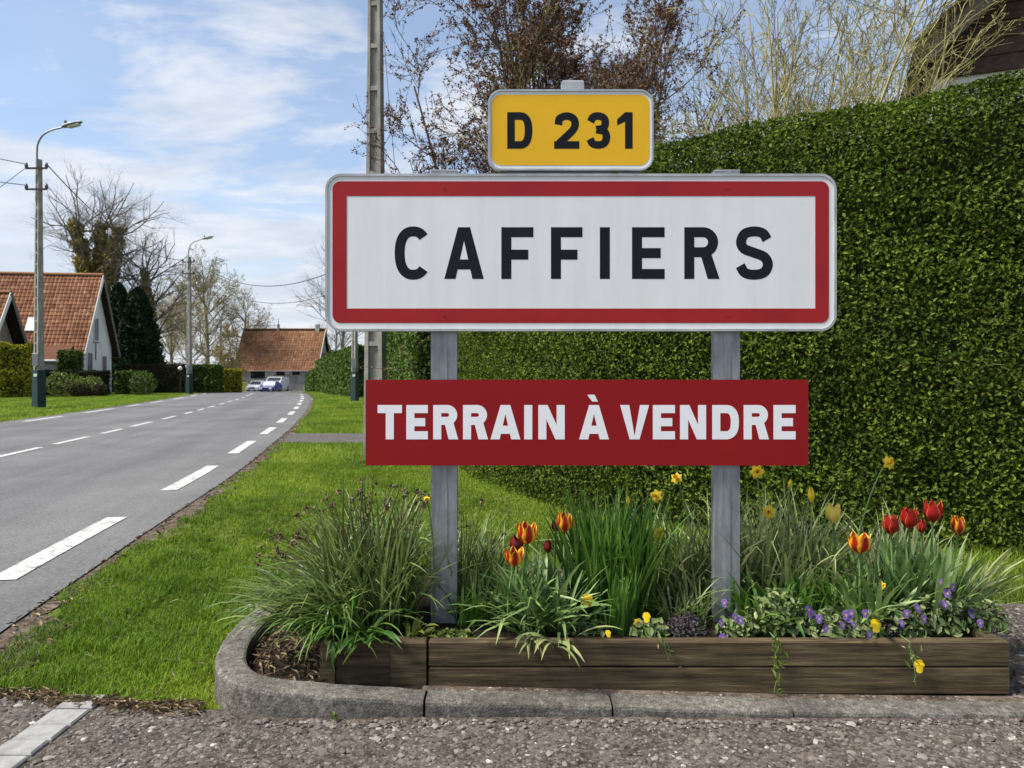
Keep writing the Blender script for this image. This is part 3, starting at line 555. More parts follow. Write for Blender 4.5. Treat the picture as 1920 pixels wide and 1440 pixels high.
def lawn_ok(x, y, inset=.04):
    ok = x > road_x(y, EDGE) + np.maximum(.02, .10 + .12 * wob(x * 2, y * 2, x, 2.7) + inset * 0)
    near = y < 3.35
    ok &= ~((y < grass_edge(np.minimum(x, -.97)) + .01) & (x < -.95)) & ~((x > -.97) & (y < 2.5))
    kx = np.interp(y, KO[:125, 1][::-1], KO[:125, 0][::-1])
    ok &= ~((y > 2.2) & (y < 3.5) & (x > np.where(y < 3.25, kx - .01, -1.11)) & (x < 1.69)) 
    ok &= ~((x > 1.66) & (y < np.interp(x, (1.66, 2.6, 3.3, 3.7, 4.6), (3.62, 3.45, 3.2, 3.15, 2.95)) + .08 * wob(x, y, x, 9)))
    ok &= x < hedge_x(y) + .25
    ok &= ~((y > 12.2) & (y < 14.4))
    return ok
def scatter(n, x0, x1, y0, y1):
    x = rng.uniform(x0, x1, n); y = rng.uniform(y0, y1, n); k = lawn_ok(x, y) & (np.abs(x) < .95 * y + .3); return x[k], y[k]
xs_, ys_ = [], []
x, y = scatter(125000, -3.2, .0, 2.35, 4.6); P = np.c_[x, y, gz(x, y)]
tuft = .7 + .5 * (wob(x, y, x, 5) > .35) + .25 * wob(x, y, x, 2)
b1 = blades(P, .042 * tuft, .0018, 'lawn_grass')
x, y = scatter(150000, -4.8, 2.8, 4.6, 9.5); blades(np.c_[x, y, gz(x, y)], .042 * (.75 + .35 * wob(x, y, x, 3)), .0029, 'lawn_grass')
x, y = scatter(36000, .0, 4.6, 2.6, 5.0); blades(np.c_[x, y, gz(x, y)], .06, .002, 'lawn_grass')
x, y = scatter(190000, -9, 0, 9.5, 24); blades(np.c_[x, y, gz(x, y)], .05, .0055, 'lawn_grass', True)
x = rng.uniform(-13, -5, 90000); y = rng.uniform(24, 44, 90000); k = (x > road_x(y, EDGE) + .15) & (x < -.21 * y + 1.2); blades(np.c_[x, y, gz(x, y)][k], .06, .011, 'lawn_grass', True)
x = rng.uniform(-42, -9, 420000); y = rng.uniform(10, 56, 420000); k = (x < road_x(y, -EDGE) - .15) & (x > -.92 * y - .5) & (x > road_x(y, -EDGE) - 12); blades(np.c_[x, y, gz(x, y)][k], .07, .012, 'lawn_grass', True)
x = rng.uniform(-24, -13, 30000); y = rng.uniform(44, 70, 30000); k = (x > road_x(y, EDGE) + .2); blades(np.c_[x, y, gz(x, y)][k], .08, .02, 'lawn_grass', True)
cx_, cy_ = scatter(260, -3.0, -.2, 2.5, 6.5); idx = rng.integers(0, len(cx_), 9000); rr_ = rng.normal(size=(9000, 2)) * .035; x, y = cx_[idx] + rr_[:, 0], cy_[idx] + rr_[:, 1]; k = lawn_ok(x, y)
tf = blades(np.c_[x, y, gz(x, y)][k], .062, .002, 'lawn_grass'); at_ = tf.data.attributes['rnd'].data; at_.foreach_set('value', np.repeat(np.clip(rng.normal(.16, .12, k.sum()), 0, 1), 5).astype(np.float32))
x, y = scatter(2600, -3.2, .2, 2.4, 7.0); v, f, a = leaf_quads(np.c_[x, y, gz(x, y) + .022], np.tile((0, 0, 1.), (len(x), 1)), .035, .10, .5); new_obj('dry_grass', v, [f], 'mulch', attrs={'rnd': np.clip(a * .5 + .5, 0, 1)}, kind='stuff')
# dead straw along the forecourt's edge
n = 500; x = rng.uniform(-1.9, -1.0, n); y = grass_edge(x) + rng.normal(-.005, .022, n)
v, f, a = leaf_quads(np.c_[x, y, np.full(n, .028)], np.tile((0, 0, 1.), (n, 1)), .055, .10, .25)
new_obj('dry_grass', v, [f], 'mulch', attrs={'rnd': np.clip(a + .3, 0, 1)}, kind='stuff')
n = 900; s = rng.uniform(s_edge(2.5), s_edge(16), n); p = np.array([road_pt(q_, EDGE + abs(random.gauss(.02, .09))) for q_ in s])
v, f, a = leaf_quads(np.c_[p, np.full(n, .024)], np.tile((0, 0, 1.), (n, 1)), .04, .25, .4)
new_obj('dry_leaves', v, [f], 'mulch', attrs={'rnd': a}, kind='stuff')

def grow(base, dirs, length, radius, levels, seed_up=.0):
    """base (n,3), dirs (n,3); levels: list of (n_children, len_ratio, angle_deg, k, sides, wander, up, t0, rad_ratio). Returns list of (paths, radii, sides)"""
    out = []
    def path(b, d, Ln, k, wander, up):
        n = len(b); P = np.zeros((n, k, 3)); P[:, 0] = b; d = unit(d); st = (Ln / (k - 1))[:, None]
        for i in range(1, k):
            d = unit(d + wander * rng.normal(size=(n, 3)) + np.array([0, 0, up])); P[:, i] = P[:, i - 1] + d * st
        return P
    n = len(base); L = np.broadcast_to(length, n).astype(float); rad = np.broadcast_to(radius, n).astype(float)
    k, sides, wander, up = levels[0]
    P = path(np.asarray(base, float), np.asarray(dirs, float), L, k, wander, up); r = rad[:, None] * np.linspace(1, .35, k); out.append((P, r, sides))
    for (nc, lr, ang, k, sides, wander, up, t0, rr) in levels[1:]:
        n = len(P); idx = np.repeat(np.arange(n), nc); m = len(idx); t = t0 + (1 - t0) * rng.random(m); kk = P.shape[1]
        f = t * (kk - 1); i0 = np.minimum(f.astype(int), kk - 2); fr = (f - i0)[:, None]
        b = P[idx, i0] * (1 - fr) + P[idx, i0 + 1] * fr; tan = unit(P[idx, i0 + 1] - P[idx, i0])
        rnd = rng.normal(size=(m, 3)); perp = unit(rnd - (rnd * tan).sum(1, keepdims=True) * tan); an = np.radians(ang * (.6 + .8 * rng.random(m)))[:, None]
        d = tan * np.cos(an) + perp * np.sin(an); L = L[idx] * lr * (.6 + .7 * rng.random(m)) * (1.15 - .55 * t); rad = (r[idx, i0] * rr)
        P = path(b, d, L, k, wander, up); r = np.maximum(rad[:, None] * np.linspace(1, .3, k), .0028); out.append((P, r, sides))
    return out
def join(levels):
    V, Q, n = [], [], 0
    for P, r, s_ in levels:
        v, q_ = tubes(P, r, s_); V.append(v); Q.append(q_ + n); n += len(v)
    return np.concatenate(V), [np.concatenate(Q)]
# ------------------------------------------------------------------ hedges
def hedge_mesh(path, th, hfun, dens, size, depth=.12, bulge=.07, aspect=.55, seed=0., back=.08, core_in=.10, side=1, jitter=.8, round_=.18, hollow=0.0):
    """path: (k,2) line of the visible face; the hedge lies on its `side` (+1 = right of travel). Returns leaf and core arrays."""
    P = np.asarray(path, float); T = unit(np.gradient(P, axis=0)); Nn = np.stack([T[:, 1], -T[:, 0]], 1) * side     # into the hedge
    L = np.concatenate([[0], np.cumsum(np.linalg.norm(np.diff(P, axis=0), axis=1))]); tot = L[-1]
    hm = float(np.mean([hfun(*p) for p in P]))
    def at(s): return (np.stack([np.interp(s, L, P[:, 0]), np.interp(s, L, P[:, 1])], 1), np.stack([np.interp(s, L, Nn[:, 0]), np.interp(s, L, Nn[:, 1])], 1))
    pts, nrm = [], []
    def emit(s, off, z, nx):     # off = distance into the hedge
        c, n_ = at(s); h = np.array([hfun(*q_) for q_ in c]) if callable(hfun) else hfun
        q2 = c + n_ * off[:, None]; zz = z * h
        rr = np.clip((zz - (h - round_)) / round_, 0, 1); edge = np.minimum(off, th - off); q2 += n_ * (np.where(off < th / 2, 1, -1) * rr ** 2 * round_ * .5 * (edge < round_))[:, None]
        b = bulge * wob(q2[:, 0], q2[:, 1], zz, 2.2, seed) + bulge * .6 * wob(q2[:, 0], q2[:, 1], zz, 6.5, seed)
        pts.append(np.c_[q2 + (n_ * nx[0] + 0) * b[:, None], zz + gz(q2[:, 0], q2[:, 1]) + (b * .8 if nx[1] else 0)]); nrm.append(np.c_[n_ * nx[0], np.full(len(s), nx[1] + .25)])
    a = lambda k: int(k * dens)
    n = a(tot * hm); emit(rng.uniform(0, tot, n), depth * rng.random(n) ** 1.4, rng.random(n), (-1, 0))
    n = a(tot * th * (.5 if hollow else .6)); emit(rng.uniform(0, tot, n), th * rng.random(n) ** (1.8 if hollow else 1.3), 1 - depth * rng.random(n) ** 2 / hm, (0, 1))
    n = a(tot * hm * back); emit(rng.uniform(0, tot, n), th - depth * rng.random(n), rng.random(n), (1, 0))
    for e in (0, tot):
        n = a(th * hm); c, n_ = at(np.full(n, e)); off = rng.uniform(0, th, n); z = rng.random(n); t = T[0] if e == 0 else T[-1]; sg = -1 if e == 0 else 1
        q2 = c + n_ * off[:, None] - t * (sg * depth * rng.random(n))[:, None]; h = np.array([hfun(*q_) for q_ in c]); zz = z * h
        pts.append(np.c_[q2, zz + gz(q2[:, 0], q2[:, 1])]); nrm.append(np.c_[np.tile(t * sg, (n, 1)), np.full(n, .2)])
    pts = np.concatenate(pts); nrm = np.concatenate(nrm)
    if hollow:
        hv = wob(pts[:, 0] * 2, pts[:, 1] * 2, pts[:, 2] * 2, 4.3, 1.7) + .7 * wob(pts[:, 0] * 3, pts[:, 1] * 3, pts[:, 2] * 3, 7.1, .6)
        keep = rng.random(len(pts)) > np.clip((hv - .25) * 1.8, 0, hollow); pts, nrm = pts[keep], nrm[keep]
    leaf = leaf_quads(pts, nrm, size, aspect, jitter)
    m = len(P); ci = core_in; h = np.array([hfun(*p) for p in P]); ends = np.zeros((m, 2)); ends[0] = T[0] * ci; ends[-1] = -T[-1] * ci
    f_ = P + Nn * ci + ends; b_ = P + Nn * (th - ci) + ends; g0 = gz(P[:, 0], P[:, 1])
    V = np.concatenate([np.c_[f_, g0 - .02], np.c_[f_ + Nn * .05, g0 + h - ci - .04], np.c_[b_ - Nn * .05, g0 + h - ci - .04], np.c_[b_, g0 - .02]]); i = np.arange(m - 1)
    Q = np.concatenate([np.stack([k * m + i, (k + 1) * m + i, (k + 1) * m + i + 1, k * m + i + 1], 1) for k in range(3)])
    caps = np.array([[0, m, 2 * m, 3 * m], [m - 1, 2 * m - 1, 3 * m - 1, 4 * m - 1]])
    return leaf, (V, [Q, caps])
def make_hedge(name, label, path, th, hfun, dens, size, leafmat, group=None, **kw):
    p0 = np.mean(np.asarray(path), axis=0); hf = hfun if callable(hfun) else (lambda x, y: hfun)
    t = thing(name, (p0[0], p0[1], float(gz(*p0))), label, 'hedge', group)
    (v, f, a), (cv, cf) = hedge_mesh(path, th, hf, dens, size, **kw)
    new_obj('foliage', v, [f], leafmat, t, attrs={'rnd': a}, kind='stuff'); new_obj('inner_core', cv, cf, 'hedge_core', t)  # last mesh is one solid dark core behind the leaves, not separate branches
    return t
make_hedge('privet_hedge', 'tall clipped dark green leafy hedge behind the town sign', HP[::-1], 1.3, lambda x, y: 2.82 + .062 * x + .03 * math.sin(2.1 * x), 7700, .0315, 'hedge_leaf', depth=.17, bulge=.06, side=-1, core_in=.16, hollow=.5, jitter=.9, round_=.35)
hd = bpy.data.objects['privet_hedge']; n = 900; si = rng.integers(0, len(HP), n); hz_ = 2.82 + .062 * HP[si, 0]; tp_ = rng.random(n) < .45
off = np.where(tp_, rng.uniform(.15, .9, n), rng.uniform(-.02, .06, n)); HT = unit(np.gradient(HP, axis=0)); HN = np.stack([HT[:, 1], -HT[:, 0]], 1) 
pb = np.c_[HP[si] + HN[si] * off[:, None] + rng.normal(size=(n, 2)) * .1, np.where(tp_, hz_ - .03, rng.uniform(.15, 2.6, n))]
dr = unit(np.c_[-HN[si] * np.where(tp_, .15, .8)[:, None], np.where(tp_, 1., .45)] + .35 * rng.normal(size=(n, 3)))
sh = grow(pb, dr, rng.uniform(.06, .17, n), .0022, [(4, 3, .12, .05)])
v, q_ = join(sh); new_obj('shoots', v, q_, 'bark_tan', hd, kind='stuff')
P_, _, _ = sh[0]; pt = np.concatenate([P_[:, k] + rng.normal(size=(n, 3)) * .012 for k in (1, 2, 3, 3)]); v, f, a = leaf_quads(pt, rng.normal(size=pt.shape) + (0, -.4, .5), .03, .5, .4); new_obj('shoot_leaves', v, [f], 'hedge_leaf', hd, attrs={'rnd': np.clip(a * .5 + .5, 0, 1)}, kind='stuff')
def line(*pts, m=6):
    P = np.array(pts, float); o = []
    for a, b in zip(P[:-1], P[1:]):
        for t in np.linspace(0, 1, m, endpoint=False): o.append(a + (b - a) * t)
    o.append(P[-1]); return np.array(o)
make_hedge('garden_hedge', 'bright green garden hedge beyond the driveway, behind the concrete pole', line((-6.0, 33), (-4.6, 27), (-2.9, 20), (-2.0, 15.2)), 1.5, 3.0, 450, .12, 'thuja_leaf', side=-1, depth=.2, bulge=.1)
TG = 'clipped columns of the roadside conifer hedge'
pts = [(-16.2, 61), (-15.0, 57.5), (-13.6, 53.5), (-12.3, 49.5), (-11.0, 45.8), (-9.6, 42.2), (-8.2, 38.8)]
nm = ['farthest from the town sign', 'second from the barn end', 'third from the barn end', 'fourth from the barn end', 'fifth from the barn end', 'beside the pale garden path']
for i in range(6):
    a, b = np.array(pts[i]), np.array(pts[i + 1]); b2 = a + (b - a) * .93
    make_hedge('conifer_hedge', 'clipped block of conifer hedge in the roadside row, ' + nm[i], line(tuple(a), tuple(b2), m=4), 1.8, 2.65 + .08 * (i % 3), 260, .17, 'thuja_leaf', TG, side=-1, depth=.25, bulge=.16, jitter=.6, round_=.4)
make_hedge('low_hedge', 'low dark green hedge leading up to the tiled barn', line((-23.8, 85), (-20.6, 74), (-18.2, 66), (-16.8, 62.2)), 1.6, 1.95, 150, .2, 'thuja_leaf', side=-1, depth=.25, bulge=.1, round_=.4)
make_hedge('golden_hedge', 'golden yellow green conifer hedge behind the nearest lamp post', line((-34, 36.2), (-29, 37.6), (-25.2, 38.7)), 1.4, lambda x, y: 2.9 + .12 * math.sin(2 * x), 520, .14, 'yellow_hedge_leaf', side=-1, depth=.25, bulge=.12)
make_hedge('rounded_hedge', 'dark green end of hedge in front of the white gable', line((-27.7, 44.9), (-26.6, 45.2)), 1.5, 2.72, 420, .15, 'thuja_leaf', side=-1, depth=.25, bulge=.1, round_=.5)
make_hedge('boundary_hedge', 'grey green low hedge below the white gable house', line((-28.5, 43.6), (-26, 44.5), (-24.6, 45)), .9, 1.5, 420, .13, 'grey_hedge_leaf', side=-1, depth=.2, bulge=.08)
make_hedge('stub_hedge', 'dark square hedge end beside the garden gap', line((-24.2, 45.0), (-22.6, 45.5)), 1.0, 1.45, 420, .13, 'thuja_leaf', side=-1, depth=.2, bulge=.08)
make_hedge('brown_hedge', 'brownish bare clipped hedge behind the garden below the dark conifer', line((-27, 50.8), (-24.2, 50.9), (-22.6, 51)), 1.2, 2.02, 420, .13, 'brown_hedge_leaf', side=-1, depth=.2, bulge=.07)
make_hedge('square_hedge', 'square clipped green hedge just behind the second lamp post', line((-23.4, 52.6), (-21.0, 53.0)), 1.6, 2.05, 420, .14, 'thuja_leaf', side=-1, depth=.2, bulge=.06)
make_hedge('short_hedge', 'short lighter green hedge right of the second lamp post', line((-22.2, 56.6), (-20.9, 57)), 1.4, 1.85, 400, .14, 'yellow_hedge_leaf', side=-1, depth=.2, bulge=.06)

def shrub(name, label, c, r, n, size, leafmat, group=None, jitter=.9, stem='bark_brown', cat='shrub'):
    c = np.array(c, float); r = np.array(r, float); t = thing(name, (c[0], c[1], c[2] - r[2]), label, cat, group)
    d = unit(rng.normal(size=(n, 3))); rad = .62 + .38 * rng.random(n) ** .6 + .16 * wob(d[:, 0] * 3, d[:, 1] * 3, d[:, 2] * 3, 2.0, c[0])
    P = c + d * r * rad[:, None]; P[:, 2] = np.maximum(P[:, 2], c[2] - r[2])
    v, f, a = leaf_quads(P, d, size, .55, jitter); new_obj('foliage', v, [f], leafmat, t, attrs={'rnd': a}, kind='stuff')
    mb = MB()
    for k in range(5):
        a_ = k * 1.256 + .4; e = c + np.array([math.cos(a_) * .5, math.sin(a_) * .5, .4]) * r
        mb.tube([(c[0], c[1], c[2] - r[2] - .02), (c + e) / 2 - (0, 0, r[2] * .2), e], (.05 * r[0], .035 * r[0], .01 * r[0]), 5)
    mb.build('stem', stem, t); return t
for i, (px_c, Y, w, h, m_, lb) in enumerate([(118, 41.5, 1.0, .75, 'lime_leaf', 'pale green low shrub in the left garden beside the lamp post'), (150, 41, .55, .4, 'brown_hedge_leaf', 'small dull brown shrub in the left garden'), (168, 42, .8, .62, 'lime_leaf', 'bright yellow green shrub in front of the grey green low hedge'),
                                            (188, 41.5, .45, .4, 'brown_hedge_leaf', 'little dark shrub beside the bright yellow green one'), (245, 47, .7, .8, 'yellow_hedge_leaf', 'yellow green bush in the gap between the garden hedges'), (268, 44.5, .8, .75, 'thuja_leaf', 'dark squat bush on the verge before the brownish hedge')]):
    shrub('garden_shrub', lb, (PX(px_c, Y), Y, h * .9), (w, w, h), 900, .13, m_)
shrub('round_shrub', 'dark round evergreen shrub right of the barn', (PX(622, 96), 96, 1.9), (2.6, 2.6, 2.7), 4500, .22, 'conifer_leaf')

# ------------------------------------------------------------------ trees
def tree(name, label, base, lv, ntrunk, bark, twig=None, leaf=None, cat='tree', group=None, ivy=None):
    """first ntrunk levels are the trunk part, the rest the crown; leaf=(material, size, per twig, jitter)"""
    t = thing(name, base, label, cat, group)
    v, q_ = join(lv[:ntrunk]); new_obj('trunk', v, q_, bark, t, smooth_=True)
    v, q_ = join(lv[ntrunk:]); cr = new_obj('crown', v, q_, twig or bark, t, kind='stuff')
    if leaf:
        P, r, _ = lv[-1]; k = P.shape[1]; per = leaf[2]; n = len(P); i = np.repeat(np.arange(n), per); tt = .25 + .75 * rng.random(len(i)); f = tt * (k - 1); i0 = np.minimum(f.astype(int), k - 2); fr = (f - i0)[:, None]
        pt = P[i, i0] * (1 - fr) + P[i, i0 + 1] * fr + rng.normal(size=(len(i), 3)) * leaf[1] * .4
        v, f, a = leaf_quads(pt, rng.normal(size=pt.shape), leaf[1], .5, .5); new_obj('buds', v, [f], leaf[0], cr, attrs={'rnd': a}, kind='stuff')
    if ivy:
        pts, nr = [], []
        for P, r, n_ in ivy[1]:
            k = P.shape[1]; i = rng.integers(0, len(P), n_); f = rng.random(n_) * (k - 1.001); i0 = f.astype(int); fr = (f - i0)[:, None]
            d = unit(rng.normal(size=(n_, 3)) * (1, 1, .4)); c = P[i, i0] * (1 - fr) + P[i, i0 + 1] * fr; rr = (r[i, i0] + ivy[2] * (.4 + .6 * rng.random(n_)))[:, None] * (1 + .55 * wob(c[:, 0] * 1.5, c[:, 1] * 1.5, c[:, 2] * 1.5, 1.3))[:, None]
            pts.append(c + d * rr); nr.append(d)
        v, f, a = leaf_quads(np.concatenate(pts), np.concatenate(nr), ivy[3], .7, .7); new_obj('ivy', v, [f], ivy[0], t, attrs={'rnd': a}, kind='stuff')
    return t
def up_dirs(n, spread): a = np.arange(n) * 2.4 + rng.random(n); return unit(np.stack([np.cos(a) * spread, np.sin(a) * spread, np.ones(n)], 1) + .06 * rng.normal(size=(n, 3)))

# big ivy-clad tree behind the white gable house
Yt = 66; b = np.array([PX(183, Yt), Yt, gz(0, Yt)])
stubs = grow(np.array([b, b + (0.2, 0, 7.4), b + (-.1, 0, 7.4), b + (.1, .1, 7.4)]), [(0, 0, 1), (-.40, 0, 1), (-.02, .1, 1), (.36, 0, 1)], np.array([8.6, 8.3, 8.0, 7.6]), np.array([.95, .5, .45, .45]), [(9, 10, .03, .05)])
lv = stubs + grow(np.repeat(stubs[0][0][1:, [3, 5, 7]].reshape(-1, 3), 5, 0), unit(np.concatenate([rng.normal(size=(45, 2)), .35 + .6 * rng.random((45, 1))], 1)), 5.6, .075, [(8, 5, .12, .05), (5, .55, 45, 7, 4, .14, .04, .15, .55), (6, .55, 40, 4, 3, .14, .05, .1, .5), (3, .6, 38, 3, 3, .2, .05, .1, .6)])
lo = grow(np.repeat(b[None] + (0, 0, 4.2), 14, 0), unit(np.concatenate([rng.normal(size=(14, 2)), .25 + .25 * rng.random((14, 1))], 1)), 7.6, .13, [(9, 6, .13, .06), (6, .5, 50, 7, 4, .15, .04, .2, .5), (5, .55, 42, 4, 3, .15, .05, .1, .5), (3, .6, 38, 3, 3, .2, .05, .1, .6)])
lv = lv[:1] + [(lo[0])] + lv[1:] + lo[1:]
tree('ivy_tree', 'tall bare tree with three ivy-clad stubs behind the white gable house', b, lv, 2, 'bark_grey', 'bark_grey', ivy=('ivy_leaf', [(stubs[0][0][:1], stubs[0][1][:1], 7000), (stubs[0][0][1:, :9], stubs[0][1][1:, :9], 9000), (lo[0][0][:, :4], lo[0][1][:, :4], 5200)], .42, .27))
def bare_tree(px_c, Y, H, spread, nlimb, name, label, bark, twig, leaf=None, trunk_frac=.35, rad=.28, ivy_n=0, dens=(6, 5, 3), up=.05):
    b = np.array([PX(px_c, Y), Y, float(gz(0, Y))]); tr = grow(b[None], [(0.02, 0, 1)], H * .8, rad, [(10, 8, .04, .03)])
    src = tr[0][0][0]; idx = rng.integers(int(10 * trunk_frac), 10, nlimb); az = np.arange(nlimb) * 2.4
    d = unit(np.stack([np.cos(az) * spread, np.sin(az) * spread, .45 + .5 * rng.random(nlimb)], 1)); hf = 1.05 - .06 * (idx - 10 * trunk_frac)
    lim = grow(src[idx], d, H * .42 * hf, rad * .24, [(8, 5, .12, up), (dens[0], .55, 42, 7, 4, .14, up, .15, .55), (dens[1], .55, 40, 4, 3, .15, up, .1, .55), (dens[2], .6, 38, 3, 3, .2, up, .1, .65)])
    return tree(name, label, b, tr + lim, 2, bark, twig, leaf, ivy=(('ivy_leaf', [(tr[0][0], tr[0][1], ivy_n)], .3, .22) if ivy_n else None))
bare_tree(298, 68, 14.0, .75, 26, 'bare_tree', 'bare tree with an ivy-covered trunk standing right of the dark conifer', 'bark_grey', 'bark_grey', ivy_n=4500, rad=.34)
bare_tree(385, 92, 15.2, .7, 26, 'budding_tree', 'pale yellow green budding tree behind the second lamp post', 'bark_tan', 'bark_tan', ('bud_leaf', .15, 3), rad=.36, dens=(6, 6, 3))
bare_tree(452, 104, 13.4, .95, 22, 'bare_tree', 'wide bare tree left of the tiled barn roof', 'bark_grey', 'bark_grey', ('bud_leaf', .15, 2), rad=.3, dens=(6, 6, 3))
bare_tree(322, 84, 11.5, .6, 24, 'budding_tree', 'brownish budding tree between the conifer and the second lamp post', 'bark_tan', 'bark_tan', ('bud_leaf', .14, 2), rad=.26, dens=(6, 6, 3), trunk_frac=.15)
bare_tree(352, 100, 14, .6, 22, 'budding_tree', 'olive budding tree just left of the second lamp post', 'bark_tan', 'bark_tan', ('bud_leaf', .16, 3), rad=.3, dens=(6, 6, 3), trunk_frac=.2)
bare_tree(425, 78, 6.5, .7, 20, 'budding_tree', 'small olive budding tree behind the third lamp post', 'bark_tan', 'bark_tan', ('bud_leaf', .14, 3), rad=.2, dens=(5, 6, 4), trunk_frac=.15)
bare_tree(640, 118, 23, .55, 24, 'bare_tree', 'tall thin bare tree half hidden behind the town sign', 'bark_grey', 'bark_grey', rad=.35, dens=(6, 6, 3))
bare_tree(622, 108, 11, .8, 18, 'bare_tree', 'small bare tree rising behind the dark round shrub', 'bark_grey', 'bark_grey', rad=.22, dens=(6, 5, 4))
# hedgerow of brown undergrowth far behind
n = 16000; x = rng.uniform(-62, -34, n); h = 3.2 + 1.2 * wob(x, x * .3, x, .5); P = np.c_[x, rng.uniform(98, 104, n), rng.random(n) ** .8 * h - .6]
v, f, a = leaf_quads(P, np.tile((0, -1., .3), (n, 1)), .5, .35, .9); new_obj('undergrowth', v, [f], 'brown_hedge_leaf', attrs={'rnd': a}, kind='stuff')
n = 9000; x = rng.uniform(-22, 60, n); P = np.c_[x, rng.uniform(120, 130, n), rng.random(n) * (3 + 1.5 * wob(x, x, x, .3)) - .6]
v, f, a = leaf_quads(P, np.tile((0, -1., .3), (n, 1)), .8, .4, .9); new_obj('far_woodland', v, [f], 'brown_hedge_leaf', attrs={'rnd': a}, kind='stuff')

# dark conifer (two tops)
cf = thing('conifer_tree', (PX(243, 58), 58, float(gz(0, 58))), 'dense dark green conifer with two tops beside the white gable house', 'tree')
mb = MB(); bx = PX(243, 58); mb.tube([(bx - .3, 58, -.3), (bx - .7, 58, 3), (bx - .95, 58, 7.2)], (.22, .14, .02), 7); mb.tube([(bx + .2, 58, -.3), (bx + .4, 58, 3), (bx + .55, 58, 7.0)], (.22, .14, .02), 7); mb.build('trunk', 'bark_brown', cf)
pts, nr = [], []
for (ox, Hh_, rb, nn2) in ((-.8, 8.2, 1.55, 10000), (.65, 7.9, 2.0, 13000), (.1, 5.0, 2.3, 8000)):
    t = rng.random(nn2) ** .8; a = rng.random(nn2) * 6.283; rr = rb * (1 - t) ** .5 * (1 + .16 * np.sin(5 * a + 9 * t) + .34 * wob(np.cos(a) * 2, np.sin(a) * 2, t * 9, 2.6, ox) + .22 * wob(np.cos(a) * 3, np.sin(a) * 3, t * 16, 3.1)) * (.5 + .55 * rng.random(nn2) ** .6)
    pts.append(np.c_[bx + ox + np.cos(a) * rr, 58 + np.sin(a) * rr, .2 + t * Hh_ - .15 * rr + .0]); nr.append(np.c_[np.cos(a), np.sin(a), np.full(nn2, -.25)])
v, f, a = leaf_quads(np.concatenate(pts), np.concatenate(nr), .36, .32, .9, up=-.6); new_obj('foliage', v, [f], 'conifer_leaf', cf, attrs={'rnd': a}, kind='stuff')

# brown shrubby tree behind the sign, and the yellow-barked shrubs over the hedge
b = np.array([.8, 9.9, 0.])
lv = grow(np.repeat(b[None], 14, 0) + rng.normal(size=(14, 3)) * (.45, .3, 0), up_dirs(14, .26), 5.7, .042, [(10, 6, .07, .07), (15, .27, 38, 7, 4, .16, .08, .15, .5), (9, .55, 44, 4, 3, .2, .06, .1, .55), (6, .6, 44, 3, 3, .3, .05, .1, .75)])
tree('dead_leaf_tree', 'dense brown twiggy tree with withered leaves behind the yellow route plate', b, lv, 1, 'bark_brown', 'bark_brown', ('dead_leaf', .036, 12))
lab = ['yellow-barked shrub behind the hedge, next to the brown twiggy tree', 'yellow-barked shrub rising highest above the middle of the hedge', 'yellow-barked shrub behind the hedge, next to the brown gable roof']
for i, (x, Y, H, ns, sp_) in enumerate(((2.25, 8.6, 4.1, 11, .26), (3.25, 8.0, 4.6, 13, .22), (3.15, 8.9, 4.3, 9, .10))):
    b = np.array([x, Y, 0.])
    lv = grow(np.repeat(b[None], ns, 0) + rng.normal(size=(ns, 3)) * (.22, .2, 0), up_dirs(ns, sp_), H * 1.1, .021, [(12, 5, .11, .07), (10, .40 if i < 2 else .27, 30 if i < 2 else 24, 7, 4, .16, .10, .22, .62), (8, .45, 36, 4, 3, .2, .08, .1, .7), (3, .4, 38, 3, 3, .25, .05, .1, .8)])
    tree('twiggy_shrub', lab[i], b, lv, 1, 'bark_yellow', 'bark_yellow', ('pale_leaf' if i == 0 else 'bud_leaf', .022, 3 if i == 0 else 2), cat='shrub', group='yellow-barked shrubs behind the hedge')
# dry sprays over the top of the hedge by the brown gable
b = np.array([PX(1790, 5.6), 5.6, 2.5])
lv = grow(np.repeat(b[None], 7, 0) + rng.normal(size=(7, 3)) * (.22, .12, .05), unit(rng.normal(size=(7, 3)) * (.8, .3, .3) + (.25, 0, .8)), .5, .005, [(8, 5, .14, .0), (3, .5, 40, 6, 3, .16, .02, .2, .7), (2, .45, 40, 4, 3, .2, .0, .1, .8)])
tree('dry_twigs', 'spray of dry yellowish twigs sticking out of the hedge below the brown gable', b, lv, 1, 'bark_yellow', 'bark_yellow', ('bud_leaf', .022, 2), cat='twigs')

# ------------------------------------------------------------------ houses
def tiles_on(A, e, up, nrm, L, Hs, cw, rh, th=.03, lift=.035):
    """rows of tiles on a plane: A corner, e along eaves, up along slope; returns MB of one small slab per tile"""
    A, e, up, nrm = (np.array(q_, float) for q_ in (A, e, up, nrm)); mb = MB(); nc = int(L / cw); nr = int(Hs / rh)
    V = []; Q = []; At = []; n = 0
    for r_ in range(nr):
        for c in range(nc):
            o = A + e * (c * cw) + up * (r_ * rh); j = random.uniform(-.006, .006)
            a0 = o + nrm * (lift + j); a1 = o + e * cw * .5 + nrm * (lift + .035 + j); a2 = o + e * cw * .94 + nrm * (lift - .004 + j); t = up * rh * 1.02
            V += [a0, a1, a2, a0 + t - nrm * lift * .9, a1 + t - nrm * lift * .9, a2 + t - nrm * lift * .9, o - nrm * .0, o + e * cw * .94]
            Q += [(n, n + 1, n + 4, n + 3), (n + 1, n + 2, n + 5, n + 4), (n + 6, n + 7, n + 2, n)]; Q += [(n, n + 2, n + 1, n + 1)][:0]
            At += [min(1, max(0, random.gauss(.45, .22)))] * 8; n += 8
    mb.V = [np.array(V)]; mb.Q = Q; mb.n = n; mb.A = [np.array(At)]; return mb
